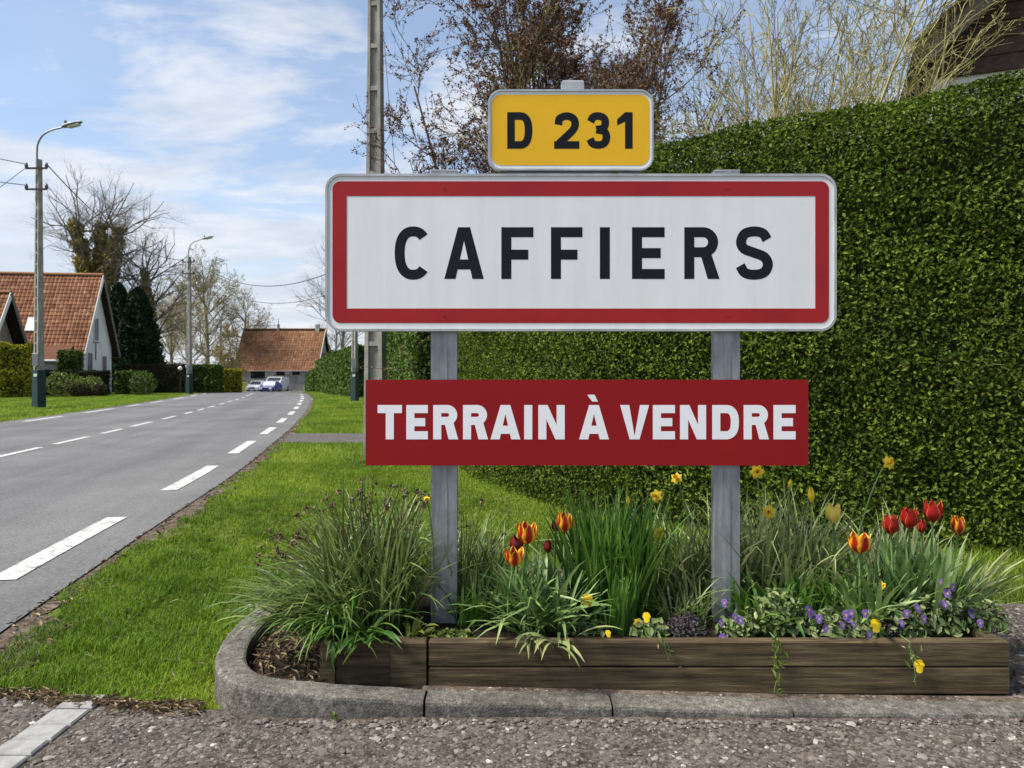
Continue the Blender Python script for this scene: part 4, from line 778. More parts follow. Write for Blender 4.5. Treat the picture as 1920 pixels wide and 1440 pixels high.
def house(name, label, cat, A, e, d, L, D, he, hr, wall, over_g=.6, over_e=.35, roof_mat='roof_tile', tile=(.25, .29), soffit='dark_wood', z0=0.0):
    """A: ground corner gable/front; e: unit along the ridge away from the gable; d: unit from front to back"""
    A = np.array((A[0], A[1], z0), float); e = np.array((*e, 0.)); d = np.array((*d, 0.)); Z = np.array((0, 0, 1.))
    t = thing(name, tuple(A), label, cat)
    pent = [A, A + d * D, A + d * D + Z * he, A + d * D / 2 + Z * (hr - .12), A + Z * he]; v = pent + [p + e * L for p in pent]
    MB().add(v, [(0, 1, 6, 5), (1, 2, 7, 6), (4, 0, 5, 9)], polys=[(0, 4, 3, 2, 1), (5, 6, 7, 8, 9)]).build('wall', wall, t)
    sl = (hr - he) / (D / 2); roofs = []
    for side in (0, 1):
        dd = d if side == 0 else -d; base = A if side == 0 else A + d * D
        eave = base - dd * over_e + Z * (he - sl * over_e) - e * over_g; ridge = A + d * D / 2 + Z * hr - e * over_g; LL = L + 2 * over_g
        upv = ridge - eave; Hs = np.linalg.norm(upv); up_ = upv / Hs; nr_ = unit(np.cross(e, up_)); nr_ = nr_ if nr_[2] > 0 else -nr_
        th = .10
        rs = MB().hexa([eave - nr_ * th, eave + e * LL - nr_ * th, ridge + e * LL - nr_ * th, ridge - nr_ * th, eave, eave + e * LL, ridge + e * LL, ridge]).build('roof', soffit, t)
        tl = tiles_on(eave, e, up_, nr_, LL, Hs, *tile).build('tiles', roof_mat, rs, kind='stuff'); roofs.append(rs)
        for ge in (0, 1):
            o = eave - e * .02 + (e * (LL + .04) if ge else 0); MB().obox(o + upv / 2 - nr_ * .03, e * .02, upv / 2, nr_ * .13).build('bargeboard', 'barge_wood' if side else 'render_white', t)
        MB().tube([eave - dd * .05 - nr_ * .05, eave + e * LL - dd * .05 - nr_ * .05], .06, 7).build('gutter', 'zinc', t)
    rd = A + d * D / 2 + Z * (hr + .07) - e * over_g; MB().tube([rd, rd + e * (L + 2 * over_g)], .11, 8).build('ridge_tiles', roof_mat, t)
    return t, roofs, (A, e, d, Z)
def gable_window(t, fr, u, z0, z1, w, pane='pane_glass'):
    A, e, d, Z = fr; c = A + d * u + Z * (z0 + z1) / 2 - e * .012
    f = MB(); hw, hh = w / 2, (z1 - z0) / 2
    for s_ in (-1, 1): f.obox(c + d * s_ * (hw - .03), d * .03, e * .03, Z * hh); f.obox(c + Z * s_ * (hh - .03), d * (hw - .06), e * .03, Z * .03)
    f = f.build('window', 'window_white', t); MB().obox(c + e * .015, d * (hw - .06), e * .012, Z * (hh - .06)).build('pane', pane, f)
    MB().obox(c - Z * (hh + .04) - e * .04, d * (hw + .06), e * .06, Z * .035).build('sill', 'barn_wall', f)

th_ = R(8); e_ = (-math.cos(th_), -math.sin(th_)); d_ = (-math.sin(th_), math.cos(th_))
A1 = (PX(151, 47.5), 47.5)
h1, roofs, fr = house('gable_house', 'white rendered house with steep red tile roof behind the left hedges', 'house', A1, e_, d_, 13.5, 5.0, 3.3, 7.95, 'render_white', over_g=.42, over_e=.4)
gable_window(h1, fr, 2.35, 3.5, 5.1, .8); gable_window(h1, fr, 1.35, .9, 2.75, .9); gable_window(h1, fr, 3.7, .9, 2.6, .85)
A, e, d, Z = fr
MB().obox(A + d * 2.3 + Z * 2.9 - e * .02, d * .03, e * .02, Z * .65).build('wall_anchor', 'dark_wood', h1)
MB().tube([A - d * .06 - e * .06 + Z * 3.0, A - d * .06 - e * .06], .045, 6).build('downpipe', 'zinc', h1)
sl = (7.95 - 3.3) / 2.5; up_ = unit(d + Z * sl); nr_ = unit(-d * sl + Z)
for u in (3.05, 5.15):     # roof windows
    c = A + e * u + d * .62 + Z * (3.3 + sl * .62) + nr_ * .09
    f = MB().obox(c, e * .42, up_ * .52, nr_ * .05).build('roof_window', 'zinc', roofs[0]); MB().obox(c + nr_ * .055, e * .36, up_ * .46, nr_ * .006).build('pane', 'headlight', roofs[0])
# lean-to with a lower brown roof along the front
lt = MB(); f0 = A - d * 2.0 + e * .35; w_ = 12.5
lt.hexa([f0 + Z * 2.05, f0 + e * w_ + Z * 2.05, f0 + e * w_ + d * 2.0 + Z * 3.05, f0 + d * 2.0 + Z * 3.05, f0 + Z * 2.17, f0 + e * w_ + Z * 2.17, f0 + e * w_ + d * 2.0 + Z * 3.17, f0 + d * 2.0 + Z * 3.17]); lt.build('lean_to_roof', 'brown_roof', h1)
f1 = A - d * 1.75 + e * .6; MB().add([f1, f1 + e * 12, f1 + e * 12 + Z * 2.1, f1 + Z * 2.1, f1 + d * 1.74, f1 + d * 1.74 + Z * 2.92], [(0, 1, 2, 3), (4, 0, 3, 5)]).build('lean_to_wall', 'render_white', h1)
MB().tube([f0 - d * .05 + Z * 2.1 - e * .1, f0 - d * .05 + Z * 2.1 + e * w_], .07, 7).build('lean_to_gutter', 'window_white', h1)
ch = A + e * 11.6 + d * 2.5 + Z * 7.7; MB().obox(ch + Z * .35, e * .3, d * .25, Z * .6).build('chimney', 'render_beige', h1); MB().tube([ch + Z * .9, ch + Z * 1.5], .09, 8).build('chimney_pot', 'zinc', h1)

A2 = (PX(-38, 40.5), 40.5); th2 = R(6); e2 = (-math.cos(th2), -math.sin(th2)); d2 = (-math.sin(th2), math.cos(th2))
h2, r2, fr2 = house('beige_house', 'beige house with red tile roof and dark eaves at the edge of the golden hedge', 'house', A2, e2, d2, 8, 3.4, 3.0, 5.9, 'render_beige', over_g=.7, over_e=.4)
MB().tube([np.array(fr2[0]) + fr2[2] * 1.3 + fr2[3] * 2.4 - fr2[1] * .1, np.array(fr2[0]) + fr2[2] * 1.3 + fr2[3] * 2.4 - fr2[1] * .25], .28, 16).build('wall_lamp', 'flower_white', h2)

zb = float(gz(0, 92)); barn, rb, frb = house('stone_barn', 'long low barn with weathered orange tile roof at the end of the road', 'barn', (PX(592, 92), 92), (-1, 0), (0, 1), 9.9, 7.0, 3.1, 7.85, 'barn_wall', over_g=.35, over_e=.45, roof_mat='barn_tile', tile=(.34, .4), z0=zb)
A, e, d, Z = frb
def front_open(px0, px1, py0, py1, name, material, parent, dy=-.02, Y=92):
    return MB().box(PX(px0, Y), PX(px1, Y), Y + dy, Y - .001, PZ(py1, Y), PZ(py0, Y)).build(name, material, parent)
for a in ((470, 497, 697.5, 709.5), (518, 534, 698, 704), (548, 562, 698, 703)):
    w = front_open(*a, 'window', 'black_void', barn); front_open(a[0] - 1, a[1] + 1, a[3], a[3] + 1, 'sill', 'barn_wall', w, dy=-.08); front_open(a[0] - .5, a[1] + .5, a[2] - 1.3, a[2], 'lintel', 'dark_wood', w, dy=-.05)
front_open(517, 517.9, 690, 731, 'pilaster', 'barn_wall', barn, dy=-.12); front_open(520, 592, 690, 697, 'pale_band', 'render_white', barn, dy=-.015)
MB().tube([(PX(522, 95.5), 95.5, 7), (PX(522, 95.5), 95.5, 7.95)], .17, 10).build('chimney', 'zinc', barn); MB().tube([(PX(522, 95.5), 95.5, 7.95), (PX(522, 95.5), 95.5, 8.6)], .05, 8).build('flue', 'zinc', barn)
MB().box(PX(596, 95.5) - .25, PX(596, 95.5) + .25, 95.2, 95.7, 6.5, 7.9).build('chimney', 'barn_wall', barn)
wb = thing('wheelie_bin', (PX(458, 89), 89, float(gz(0, 89))), 'yellow lidded bin standing before the barn wall', 'bin'); x0 = PX(458, 89); g0 = float(gz(0, 89))
MB().hexa([(x0 - .22, 88.8, g0 + .06), (x0 + .22, 88.8, g0 + .06), (x0 + .22, 89.25, g0 + .06), (x0 - .22, 89.25, g0 + .06), (x0 - .28, 88.72, g0 + 1.0), (x0 + .28, 88.72, g0 + 1.0), (x0 + .28, 89.35, g0 + 1.0), (x0 - .28, 89.35, g0 + 1.0)]).build('body', 'bin_yellow', wb)
MB().bbox(x0 - .3, x0 + .3, 88.68, 89.38, g0 + 1.0, g0 + 1.07, .02).build('lid', 'bin_yellow', wb)
for s_ in (-.2, .2): MB().tube([(x0 + s_ - .03, 89.3, g0 + .1), (x0 + s_ + .03, 89.3, g0 + .1)], .1, 10).build('wheel', 'tyre', wb)

# brown timber gable top right, behind the hedge
gh = thing('timber_gable_house', (5.2, 9.5, 0), 'house with dark brown timber gable and mossy roof rising behind the hedge', 'house')
c0 = np.array((5.62, 9.75, 0.)); u_ = unit(np.array((1., -.42, 0.))); w_ = unit(np.array((.42, 1., 0.))); Z = np.array((0, 0, 1.)); GW, HE, SL = 8.4, 5.42, .9
MB().add([c0, c0 + u_ * GW, c0 + u_ * GW + Z * HE, c0 + Z * HE, c0 + w_ * 9, c0 + u_ * GW + w_ * 9, c0 + u_ * GW + w_ * 9 + Z * HE, c0 + w_ * 9 + Z * HE], [(0, 1, 2, 3), (1, 5, 6, 2), (4, 0, 3, 7), (5, 4, 7, 6)]).build('wall', 'render_white', gh)
MB().add([c0 + Z * HE + w_ * .05, c0 + u_ * GW + Z * HE + w_ * .05, c0 + u_ * GW / 2 + Z * (HE + SL * GW / 2) + w_ * .05], tris=[(0, 1, 2)]).build('gable_backing', 'dark_wood', gh)
bh = .215; i = -2
while True:      # horizontal boards, lapped
    z0 = HE + .03 + i * bh; z1 = z0 + bh + .02; a0 = max(0, z0 - HE) / SL; a1 = max(0, z1 - HE) / SL
    if a1 > GW / 2 - .1: break
    j = random.uniform(-.008, .008); f = lambda a_, z, o: c0 + u_ * a_ + Z * z - w_ * o
    MB().hexa([f(a0, z0, .045 + j), f(GW - a0, z0, .045 + j), f(GW - a0, z0, .0), f(a0, z0, .0), f(a1, z1, .018 + j), f(GW - a1, z1, .018 + j), f(GW - a1, z1, -.005), f(a1, z1, -.005)]).build('cladding_board', 'clad_wood', gh); i += 1
for sd_ in (0, 1):
    s0 = c0 if sd_ == 0 else c0 + u_ * GW; uu = u_ if sd_ == 0 else -u_; apex = c0 + u_ * GW / 2 + Z * (HE + SL * GW / 2); ev = s0 - uu * .24 + Z * (HE - SL * .24); sv = apex - ev; nr_ = unit(np.cross(w_, sv)); nr_ = nr_ if nr_[2] > 0 else -nr_
    o0 = -w_ * .5
    MB().hexa([ev + o0 + nr_ * .06, apex + o0 + nr_ * .06, apex + w_ * 9.4 + nr_ * .06, ev + w_ * 9.4 + nr_ * .06, ev + o0 + nr_ * .13, apex + o0 + nr_ * .13, apex + w_ * 9.4 + nr_ * .13, ev + w_ * 9.4 + nr_ * .13]).build('roof', 'mossy_roof', gh)
    Hs = np.linalg.norm(sv); su = sv / Hs; k = 0
    while k * .32 < Hs - .05:     # slates along the verge
        p = ev + su * (k * .32 + .16) - w_ * .50; MB().obox(p + nr_ * .150, su * .17, w_ * .16, nr_ * .012).build('slate', 'mossy_roof', gh); k += 1
    MB().obox(ev + sv / 2 - w_ * .47 - nr_ * .045, sv / 2, w_ * .016, nr_ * .10).build('bargeboard', 'barge_wood', gh)
    MB().obox(ev + sv / 2 - w_ * .10 + nr_ * .02, sv / 2 * .98, w_ * .35, nr_ * .02).build('soffit', 'dark_wood', gh)

# ------------------------------------------------------------------ poles, lamps, cables
def hpole(t, x, y, z0, H, wb, wt, db, dt, nr, material='concrete_pole', step_name='rung', rec=.6, flange=.22, ang=0.0):
    """tapering concrete pole of two flanges and a recessed web with cross steps"""
    ca, sa = math.cos(ang), math.sin(ang)
    rot = lambda px_, py_: (x + px_ * ca - py_ * sa, y + px_ * sa + py_ * ca)
    def seg(x0b, x1b, y0b, y1b, x0t, x1t, y0t, y1t, za=z0, zb_=z0 + H):
        b = [rot(*q_) for q_ in ((x0b, y0b), (x1b, y0b), (x1b, y1b), (x0b, y1b))]; tt = [rot(*q_) for q_ in ((x0t, y0t), (x1t, y0t), (x1t, y1t), (x0t, y1t))]
        return [(*q_, za) for q_ in b] + [(*q_, zb_) for q_ in tt]
    mb = MB(); fb, ft = wb * flange, wt * flange
    mb.hexa(seg(-wb / 2, -wb / 2 + fb, -db / 2, db / 2, -wt / 2, -wt / 2 + ft, -dt / 2, dt / 2)); mb.hexa(seg(wb / 2 - fb, wb / 2, -db / 2, db / 2, wt / 2 - ft, wt / 2, -dt / 2, dt / 2))
    mb.hexa(seg(-wb / 2 + fb, wb / 2 - fb, -db / 2 * (1 - rec), db / 2 * (1 - rec), -wt / 2 + ft, wt / 2 - ft, -dt / 2 * (1 - rec), dt / 2 * (1 - rec)))
    p = mb.build('shaft', material, t)
    for k in range(nr):
        f = (k + .7) / nr; w = (wb + (wt - wb) * f); dd = db + (dt - db) * f; z = z0 + H * f; hw = w / 2 - w * flange
        for sy in (-1, 1): MB().hexa([(*rot(a, b_), zz) for zz in (z - .03, z + .03) for a, b_ in ((-hw, sy * dd / 2 * (1 - rec)), (hw, sy * dd / 2 * (1 - rec)), (hw, sy * dd / 2 * .93), (-hw, sy * dd / 2 * .93))]).build(step_name, material, t)
    return p
np_ = thing('concrete_pole', (PX(706, 10), 10, 0), 'tall ribbed concrete utility pole rising behind the town sign', 'utility pole')
hpole(np_, PX(704, 10), 10, 0, 8.6, .27, .125, .20, .10, 15, rec=.5, ang=R(-10))
def lamp_post(px_c, Y, H, label, arm=True, dark=True, ptop=.16, pbot=.28, rungs=22):
    x = PX(px_c, Y); z0 = float(gz(x, Y)); t = thing('lamp_post', (x, Y, z0), label, 'lamp post', 'concrete lamp posts along the road')
    hpole(t, x, Y, z0, H, pbot, ptop, pbot * .9, ptop * .9, rungs, rec=.35, flange=.3, ang=R(-25))
    if dark:
        mb = MB(); c, s_ = math.cos(R(-25)), math.sin(R(-25)); hw0, hw1 = pbot * .57, pbot * .53
        rr = lambda a, b: (x + a * c - b * s_, Y + a * s_ + b * c)
        mb.hexa([(*rr(a * hw0, b * hw0), z0 + .0) for a, b in ((-1, -1), (1, -1), (1, 1), (-1, 1))] + [(*rr(a * hw1, b * hw1), z0 + 1.35) for a, b in ((-1, -1), (1, -1), (1, 1), (-1, 1))]); mb.build('painted_base', 'dark_green_paint', t)
        MB().box(x - .06, x + .06, Y - pbot * .75, Y - pbot * .66, z0 + 1.12, z0 + 1.22).build('plate', 'flower_white', t)
        MB().bbox(x - .1, x + .1, Y - pbot * .62 - .06, Y - pbot * .62 + .06, z0 + 1.5, z0 + 1.95, .01).build('fuse_box', 'lamp_grey', t)
    if arm:
        a = [(0, -.3), (0, .35), (.06, .62), (.22, .86), (.5, 1.02), (.9, 1.13)]; p = catmull([(q_[0], q_[1]) for q_ in a], 6)
        MB().tube([(x + u, Y - .1, z0 + H + v) for u, v in p], .034, 8).build('arm', 'lamp_grey', t)
        hx, hz_ = x + .9, z0 + H + 1.13; dv = np.array((.97, 0, .24)); nv = np.array((-.24, 0, .97)); yv = np.array((0, 1., 0))
        hd = MB(); o = np.array((hx, Y - .1, hz_))
        secs = [(0, .05, .05), (.12, .11, .07), (.3, .14, .085), (.55, .13, .06), (.72, .06, .03)]; V = []
        for sx, hw, hh in secs:
            for k in range(10): a_ = k * .6283; V.append(o + dv * sx + yv * math.cos(a_) * hw + nv * (math.sin(a_) * hh + .02))
        Q = [(i_ * 10 + k, i_ * 10 + (k + 1) % 10, i_ * 10 + 10 + (k + 1) % 10, i_ * 10 + 10 + k) for i_ in range(4) for k in range(10)]
        head = hd.add(V, Q, polys=[list(range(10)), list(range(49, 39, -1))]).build('lamp_head', 'lamp_grey', t, smooth_=True)
        MB().obox(o + dv * .42 - nv * .045, dv * .2, yv * .09, nv * .035).build('glass', 'lamp_glass', head)
        MB().obox(o + dv * .16 + nv * .13, dv * .035, yv * .035, nv * .06).build('photocell', 'insulator', head)
    for dz in (-.35, -1.1):
        MB().box(x - .38, x + .38, Y - pbot * .5 - .04, Y - pbot * .5 + .02, z0 + H + dz - .03, z0 + H + dz + .03).build('crossarm', 'insulator', t)
        for s_ in (-1, 1): MB().tube([(x + s_ * .36, Y - pbot * .5, z0 + H + dz + .02), (x + s_ * .36, Y - pbot * .5, z0 + H + dz + .12), (x + s_ * .36, Y - pbot * .5, z0 + H + dz + .2)], (.05, .06, .03), 7).build('insulator', 'insulator', t)
    return x, Y, z0, H
p1 = lamp_post(73, 26.5, 8.9, 'nearest concrete lamp post with dark green base, before the golden hedge')
p2 = lamp_post(355, 47.6, 8.85, 'second concrete lamp post, standing before the square clipped hedge')
p3 = lamp_post(414, 86, 8.6, 'far concrete post before the small olive trees left of the barn', arm=False, rungs=14)
p4 = lamp_post(665, 33, 9.5, 'slim concrete post on the right verge, half hidden by the town sign', arm=False, ptop=.14, pbot=.24, rungs=16)
def cable(name, a, b, sag, label, r=.012, group='overhead cables between the poles'):
    a, b = np.array(a, float), np.array(b, float); t = np.linspace(0, 1, 24)[:, None]; P = a + (b - a) * t; P[:, 2] -= (4 * sag * t * (1 - t))[:, 0]
    tag(MB().tube(P, r, 5).build(name, 'black_wire', at=tuple(a)), label, 'cable', group)
def top(p, dx=0, dz=-.2): return (p[0] + dx, p[1] - .12, p[2] + p[3] + dz)
cable('overhead_cable', top(p1, .36), top(p2, -.36), .9, 'upper cable slanting from the nearest lamp post to the second one', .02)
cable('overhead_cable', top(p1, .36, -.95), top(p2, -.36, -.95), 1.3, 'lower cable sagging from the nearest lamp post to the second one')
cable('overhead_cable', top(p1, -.36), (p1[0] - 9, 12, 10.1), .5, 'upper cable leaving the nearest lamp post away from the road', .014)
cable('overhead_cable', top(p1, -.36, -.95), (p1[0] - 9, 12, 8.3), .5, 'lower cable leaving the nearest lamp post away from the road', .014)
cable('overhead_cable', top(p1, -.36, -.3), (p1[0] - 9, 27, 3.6), .3, 'service cable dropping steeply from the nearest lamp post to the houses', .011)
cable('overhead_cable', top(p2, .36), top(p4, -.3, -3.4), 1.3, 'upper cable crossing the road from the second lamp post to the slim post', .02)
cable('overhead_cable', top(p2, .36, -.95), top(p3, 0, -.2), 1.2, 'cable running from the second lamp post to the far post', .02)
cable('overhead_cable', top(p2, .36, -.95), top(p4, -.3, -4.4), 1.3, 'lower cable crossing the road from the second lamp post to the slim post', .014)
cable('hanging_wire', (PX(719, 9.8), 9.8, PZ(60, 9.8)), (PX(742, 9.2), 9.2, PZ(330, 9.2)), .05, 'thin loose wire hanging beside the ribbed concrete pole', .004, None)

# ------------------------------------------------------------------ vehicles and small things far off
def car(x, y, z0, W_, H_, Ln, paint, label, van=False, name='parked_car', cat='car', windscreen='pane_glass'):
    t = thing(name, (x, y, z0), label, cat)       # nose towards the camera (-y)
    hw = W_ / 2; bl = .34 * H_ if not van else .40 * H_; g_ = .2
    prof = [(-Ln / 2, g_), (-Ln / 2 - .02, g_ + .3), (-Ln / 2 + .08, bl * 1.2), (-Ln / 2 + (.95 if not van else .62), bl * 1.72), (-Ln / 2 + (1.65 if not van else 1.25), H_ * .97), (-Ln / 2 + 2.2, H_), (Ln / 2 - (.9 if not van else .1), H_ * .98), (Ln / 2 - .05, bl * 1.7), (Ln / 2, g_ + .3), (Ln / 2, g_)]
    V = []; n = len(prof)
    for s_ in (-1, 1):
        for (py_, pz_) in prof:
            k = 1.0 if pz_ < bl * 1.75 else (.80 if not van else .93); V.append((x + s_ * hw * k, y + py_, z0 + pz_))
    Q = [(i_, (i_ + 1) % n, n + (i_ + 1) % n, n + i_) for i_ in range(n)]
    body = MB().add(V, Q, polys=[list(range(n))[::-1], list(range(n, 2 * n))]).build('body', paint, t)
    a, b = np.array(prof[3]), np.array(prof[4]); a2, b2 = a + (b - a) * .08, a + (b - a) * .92; nrm = unit(np.array((-(b - a)[1], (b - a)[0]))) * .012; nrm = nrm if nrm[0] < 0 else -nrm
    k = .76 if not van else .88
    MB().add([(x - hw * .9, y + a2[0] + nrm[0], z0 + a2[1] + nrm[1]), (x + hw * .9, y + a2[0] + nrm[0], z0 + a2[1] + nrm[1]), (x + hw * k, y + b2[0] + nrm[0], z0 + b2[1] + nrm[1]), (x - hw * k, y + b2[0] + nrm[0], z0 + b2[1] + nrm[1])], [(0, 1, 2, 3)]).build('windscreen', windscreen, t)
    for s_ in (-1, 1):
        MB().obox((x + s_ * hw * .72, y - Ln / 2 - .0, z0 + bl * 1.02), (hw * .2, 0, 0), (0, .06, 0), (0, 0, .09)).build('headlight', 'headlight', t)
        MB().obox((x + s_ * (hw + .1), y - Ln / 2 + 1.15, z0 + bl * 1.85), (.09, 0, 0), (0, .06, 0), (0, 0, .07)).build('mirror', paint, t)
        for wy in (-Ln / 2 + .75, Ln / 2 - .75):
            w = MB().tube([(x + s_ * (hw - .19), y + wy, z0 + .31), (x + s_ * (hw + .012), y + wy, z0 + .31)], .31, 16).build('wheel', 'tyre', t)
            MB().tube([(x + s_ * (hw + .0125), y + wy, z0 + .31), (x + s_ * (hw + .022), y + wy, z0 + .31)], .19, 12).build('rim', 'rim', w)
    MB().obox((x, y - Ln / 2 - .012, z0 + .42), (hw * .5, 0, 0), (0, .03, 0), (0, 0, .08)).build('grille', 'tyre', t); MB().obox((x, y - Ln / 2 - .03, z0 + .55), (.25, 0, 0), (0, .025, 0), (0, 0, .055)).build('number_plate', 'flower_white', t)
zc_ = float(gz(0, 87)) + .01
car(PX(479, 87), 87.5, zc_, 1.45, 1.28, 3.4, 'car_white', 'small white car parked before the barn window')
car(PX(508, 84.5), 84.5, float(gz(0, 84.5)) + .01, 1.5, 1.2, 3.7, 'car_blue', 'blue car parked before the white van', windscreen='headlight')
car(PX(519, 89.2), 89.4, float(gz(0, 89)) + .01, 1.75, 1.75, 4.2, 'car_white', 'white van parked behind the blue car at the barn', van=True, name='parked_van', cat='van')
for px_c, Y, H, lb in ((338, 49, 1.55, 'white globe garden lamp before the brownish hedge'), (352, 50.5, 1.7, 'white globe garden lamp beside the square clipped hedge')):
    x = PX(px_c, Y); t = thing('globe_lamp', (x, Y, 0), lb, 'garden lamp'); MB().tube([(x, Y, 0), (x, Y, H)], .03, 7).build('post', 'insulator', t)
    d = []; mb = MB(); ns = 8
    for i_ in range(ns + 1):
        for k in range(12): a_ = math.pi * i_ / ns; d.append((x + .14 * math.sin(a_) * math.cos(k * .5236), Y + .14 * math.sin(a_) * math.sin(k * .5236), H + .13 - .14 * math.cos(a_)))
    mb.add(d, [(i_ * 12 + k, i_ * 12 + (k + 1) % 12, i_ * 12 + 12 + (k + 1) % 12, i_ * 12 + 12 + k) for i_ in range(ns) for k in range(12)]); mb.build('globe', 'flower_white', t, smooth_=True)
for px_c, Y, lb in ((376, 58, 'pale stone block by the short hedge beyond the second lamp post'), (388, 62, 'pale stone block in the grass nearest the small olive trees')):
    x = PX(px_c, Y); mb = MB(); z = float(gz(0, Y))
    V = np.array([(sx * .38, sy * .3, sz * .55) for sz in (0, 1) for sx, sy in ((-1, -1), (1, -1), (1, 1), (-1, 1))]) * (1 + .12 * rng.normal(size=(8, 3)))
    V[4:, :2] *= .75; V[:4, 2] = -.03; tag(mb.hexa(V + (x, Y, z)).build('garden_stone', 'stone_white', at=(x, Y, z)), lb, 'stone', 'pale stones on the left verge')
wl = thing('garden_wall', (PX(410, 74), 74, float(gz(0, 74))), 'low pale rubble wall beyond the second lamp post', 'wall')
for px0, px1, h, m_ in ((383, 396, .8, 'barn_wall'), (396.3, 408, .75, 'stone_white'), (418, 432, .8, 'render_beige')):
    MB().bbox(PX(px0, 74), PX(px1, 74), 73.8, 74.2, float(gz(0, 74)) - .1, float(gz(0, 74)) + h, .03).build('wall_section', m_, wl)

# ------------------------------------------------------------------ flower bed
SOIL = .18
def strap(base, az, L, lean, droop, w, seg=8, twist=0.0, fold=.35, kink=None):
    """one strap leaf: centre line leaves `base` at `lean` from vertical towards `az`, bending by `droop`; returns verts (seg*3), quads"""
    th = lean; p = np.array(base, float); st = L / (seg - 1); C = [p.copy()]; d = np.array((math.cos(az), math.sin(az), 0.)); Ts = []
    for i in range(seg):
        t_ = d * math.sin(th) + np.array((0, 0, math.cos(th))); Ts.append(t_)
        th += droop / seg * (0.4 + 1.2 * i / seg)
        if kink and i == kink: th += random.uniform(.6, 1.3)
        if i < seg - 1: p = p + t_ * st; C.append(p.copy())
    C = np.array(C); Ts = np.array(Ts); side = np.array((-d[1], d[0], 0.)); V = []
    for i in range(seg):
        f = i / (seg - 1); ww = w * (.55 + .9 * f if f < .4 else .91) * (1 if f < .6 else max(.04, 1 - ((f - .6) / .4) ** 1.6)); tw = twist * f
        nrm = np.cross(Ts[i], side); s_ = side * math.cos(tw) + nrm * math.sin(tw); nn = np.cross(Ts[i], s_)
        V += [C[i] - s_ * ww / 2 + nn * ww * fold * .5, C[i], C[i] + s_ * ww / 2 + nn * ww * fold * .5]
    V = np.array(V); Q = [(3 * i + k, 3 * i + k + 1, 3 * i + 4 + k, 3 * i + 3 + k) for i in range(seg - 1) for k in (0, 1)]
    return V, np.array(Q), C
def strap_clump(t, centre, n, spread, L, lean, droop, w, material, n_parts=30, az_bias=None, kinks=.15, seg=8):
    """n leaves; the longest n_parts are parts of their own, the rest one joined part"""
    VV, QQ, AA, k = [], [], [], 0; leaves = []
    for i in range(n):
        az = random.uniform(0, 6.283) if az_bias is None or random.random() > az_bias[1] else random.gauss(az_bias[0], .7)
        r_ = spread * math.sqrt(random.random()); a0 = random.uniform(0, 6.283); b = (centre[0] + r_ * math.cos(a0), centre[1] + r_ * .8 * math.sin(a0), centre[2] - .01)
        ln = random.uniform(*L); leaves.append((ln, strap(b, az, ln, random.uniform(*lean), random.uniform(*droop), random.uniform(*w), seg, random.gauss(0, .5), .3, random.randint(3, 5) if random.random() < kinks else None), min(1, max(0, random.gauss(.5, .24)))))
    leaves.sort(key=lambda q_: -q_[0])
    for i, (ln, (V, Q, C), a) in enumerate(leaves):
        grad = np.clip(a + np.linspace(-.12, .12, len(V)), 0, 1)
        if i < n_parts: new_obj('leaf', V, [Q], material, t, smooth_=True, attrs={'rnd': grad})
        else: VV.append(V); QQ.append(Q + k); AA.append(grad); k += len(V)
    if VV: new_obj('leaf_mass', np.concatenate(VV), [np.concatenate(QQ)], material, t, smooth_=True, attrs={'rnd': np.concatenate(AA)}, kind='stuff')
def stem_curve(b, tip, bow=(0, 0, 0), n=9):
    b, tip = np.array(b, float), np.array(tip, float); t = np.linspace(0, 1, n)[:, None]; up = np.array((0, 0, np.linalg.norm(tip - b) * .5))
    return (1 - t) ** 2 * b + 2 * t * (1 - t) * (b * .4 + tip * .6 * np.array((0, 0, 0)) + np.array((b[0], b[1], 0)) * .0 + (b + up + np.array(bow)) * .6) + t ** 2 * tip if False else (1 - t) ** 2 * b + 2 * t * (1 - t) * (b + up + np.array(bow)) + t ** 2 * tip
def petal(c, axis, side, Hh, Rm, w, tipw, curl, nu=7, nv=8, base=.25, belly=.45, ruffle=0.0):
    """cupped petal rising along `axis` on the `side` direction; returns verts, quads, edge attribute"""
    axis, side = unit(np.array(axis, float)), np.array(side, float); side = unit(side - axis * np.dot(side, axis)); tan = np.cross(axis, side); V, E = [], []
    for j in range(nv):
        v = j / (nv - 1); r_ = Rm * (base + (1 - base) * math.sin(min(1, v / belly) * math.pi / 2)) * (1 - (1 - curl) * max(0, (v - belly) / (1 - belly)) ** 1.5)
        ww = w * (math.sin(math.pi * (.16 + .84 * v) ** .85) ** .75 * (1 - tipw) + tipw * (1 - v * .2)) if v < 1 else w * .10
        for i in range(nu):
            u = -1 + 2 * i / (nu - 1); an = u * ww
            V.append(np.array(c) + axis * (Hh * v * (1 - .03 * u * u)) + (side * math.cos(an) + tan * math.sin(an)) * r_ * (1 - .04 * (1 - u * u)) + side * ruffle * math.sin(9 * u + 5 * v) * v)
            E.append(min(1, abs(u) ** 1.5 * .95 + .75 * max(0, v - .86) / .14 * (.3 + .0)))
    Q = [(j * nu + i, j * nu + i + 1, j * nu + nu + i + 1, j * nu + nu + i) for j in range(nv - 1) for i in range(nu - 1)]
    return np.array(V), np.array(Q), np.array(E)
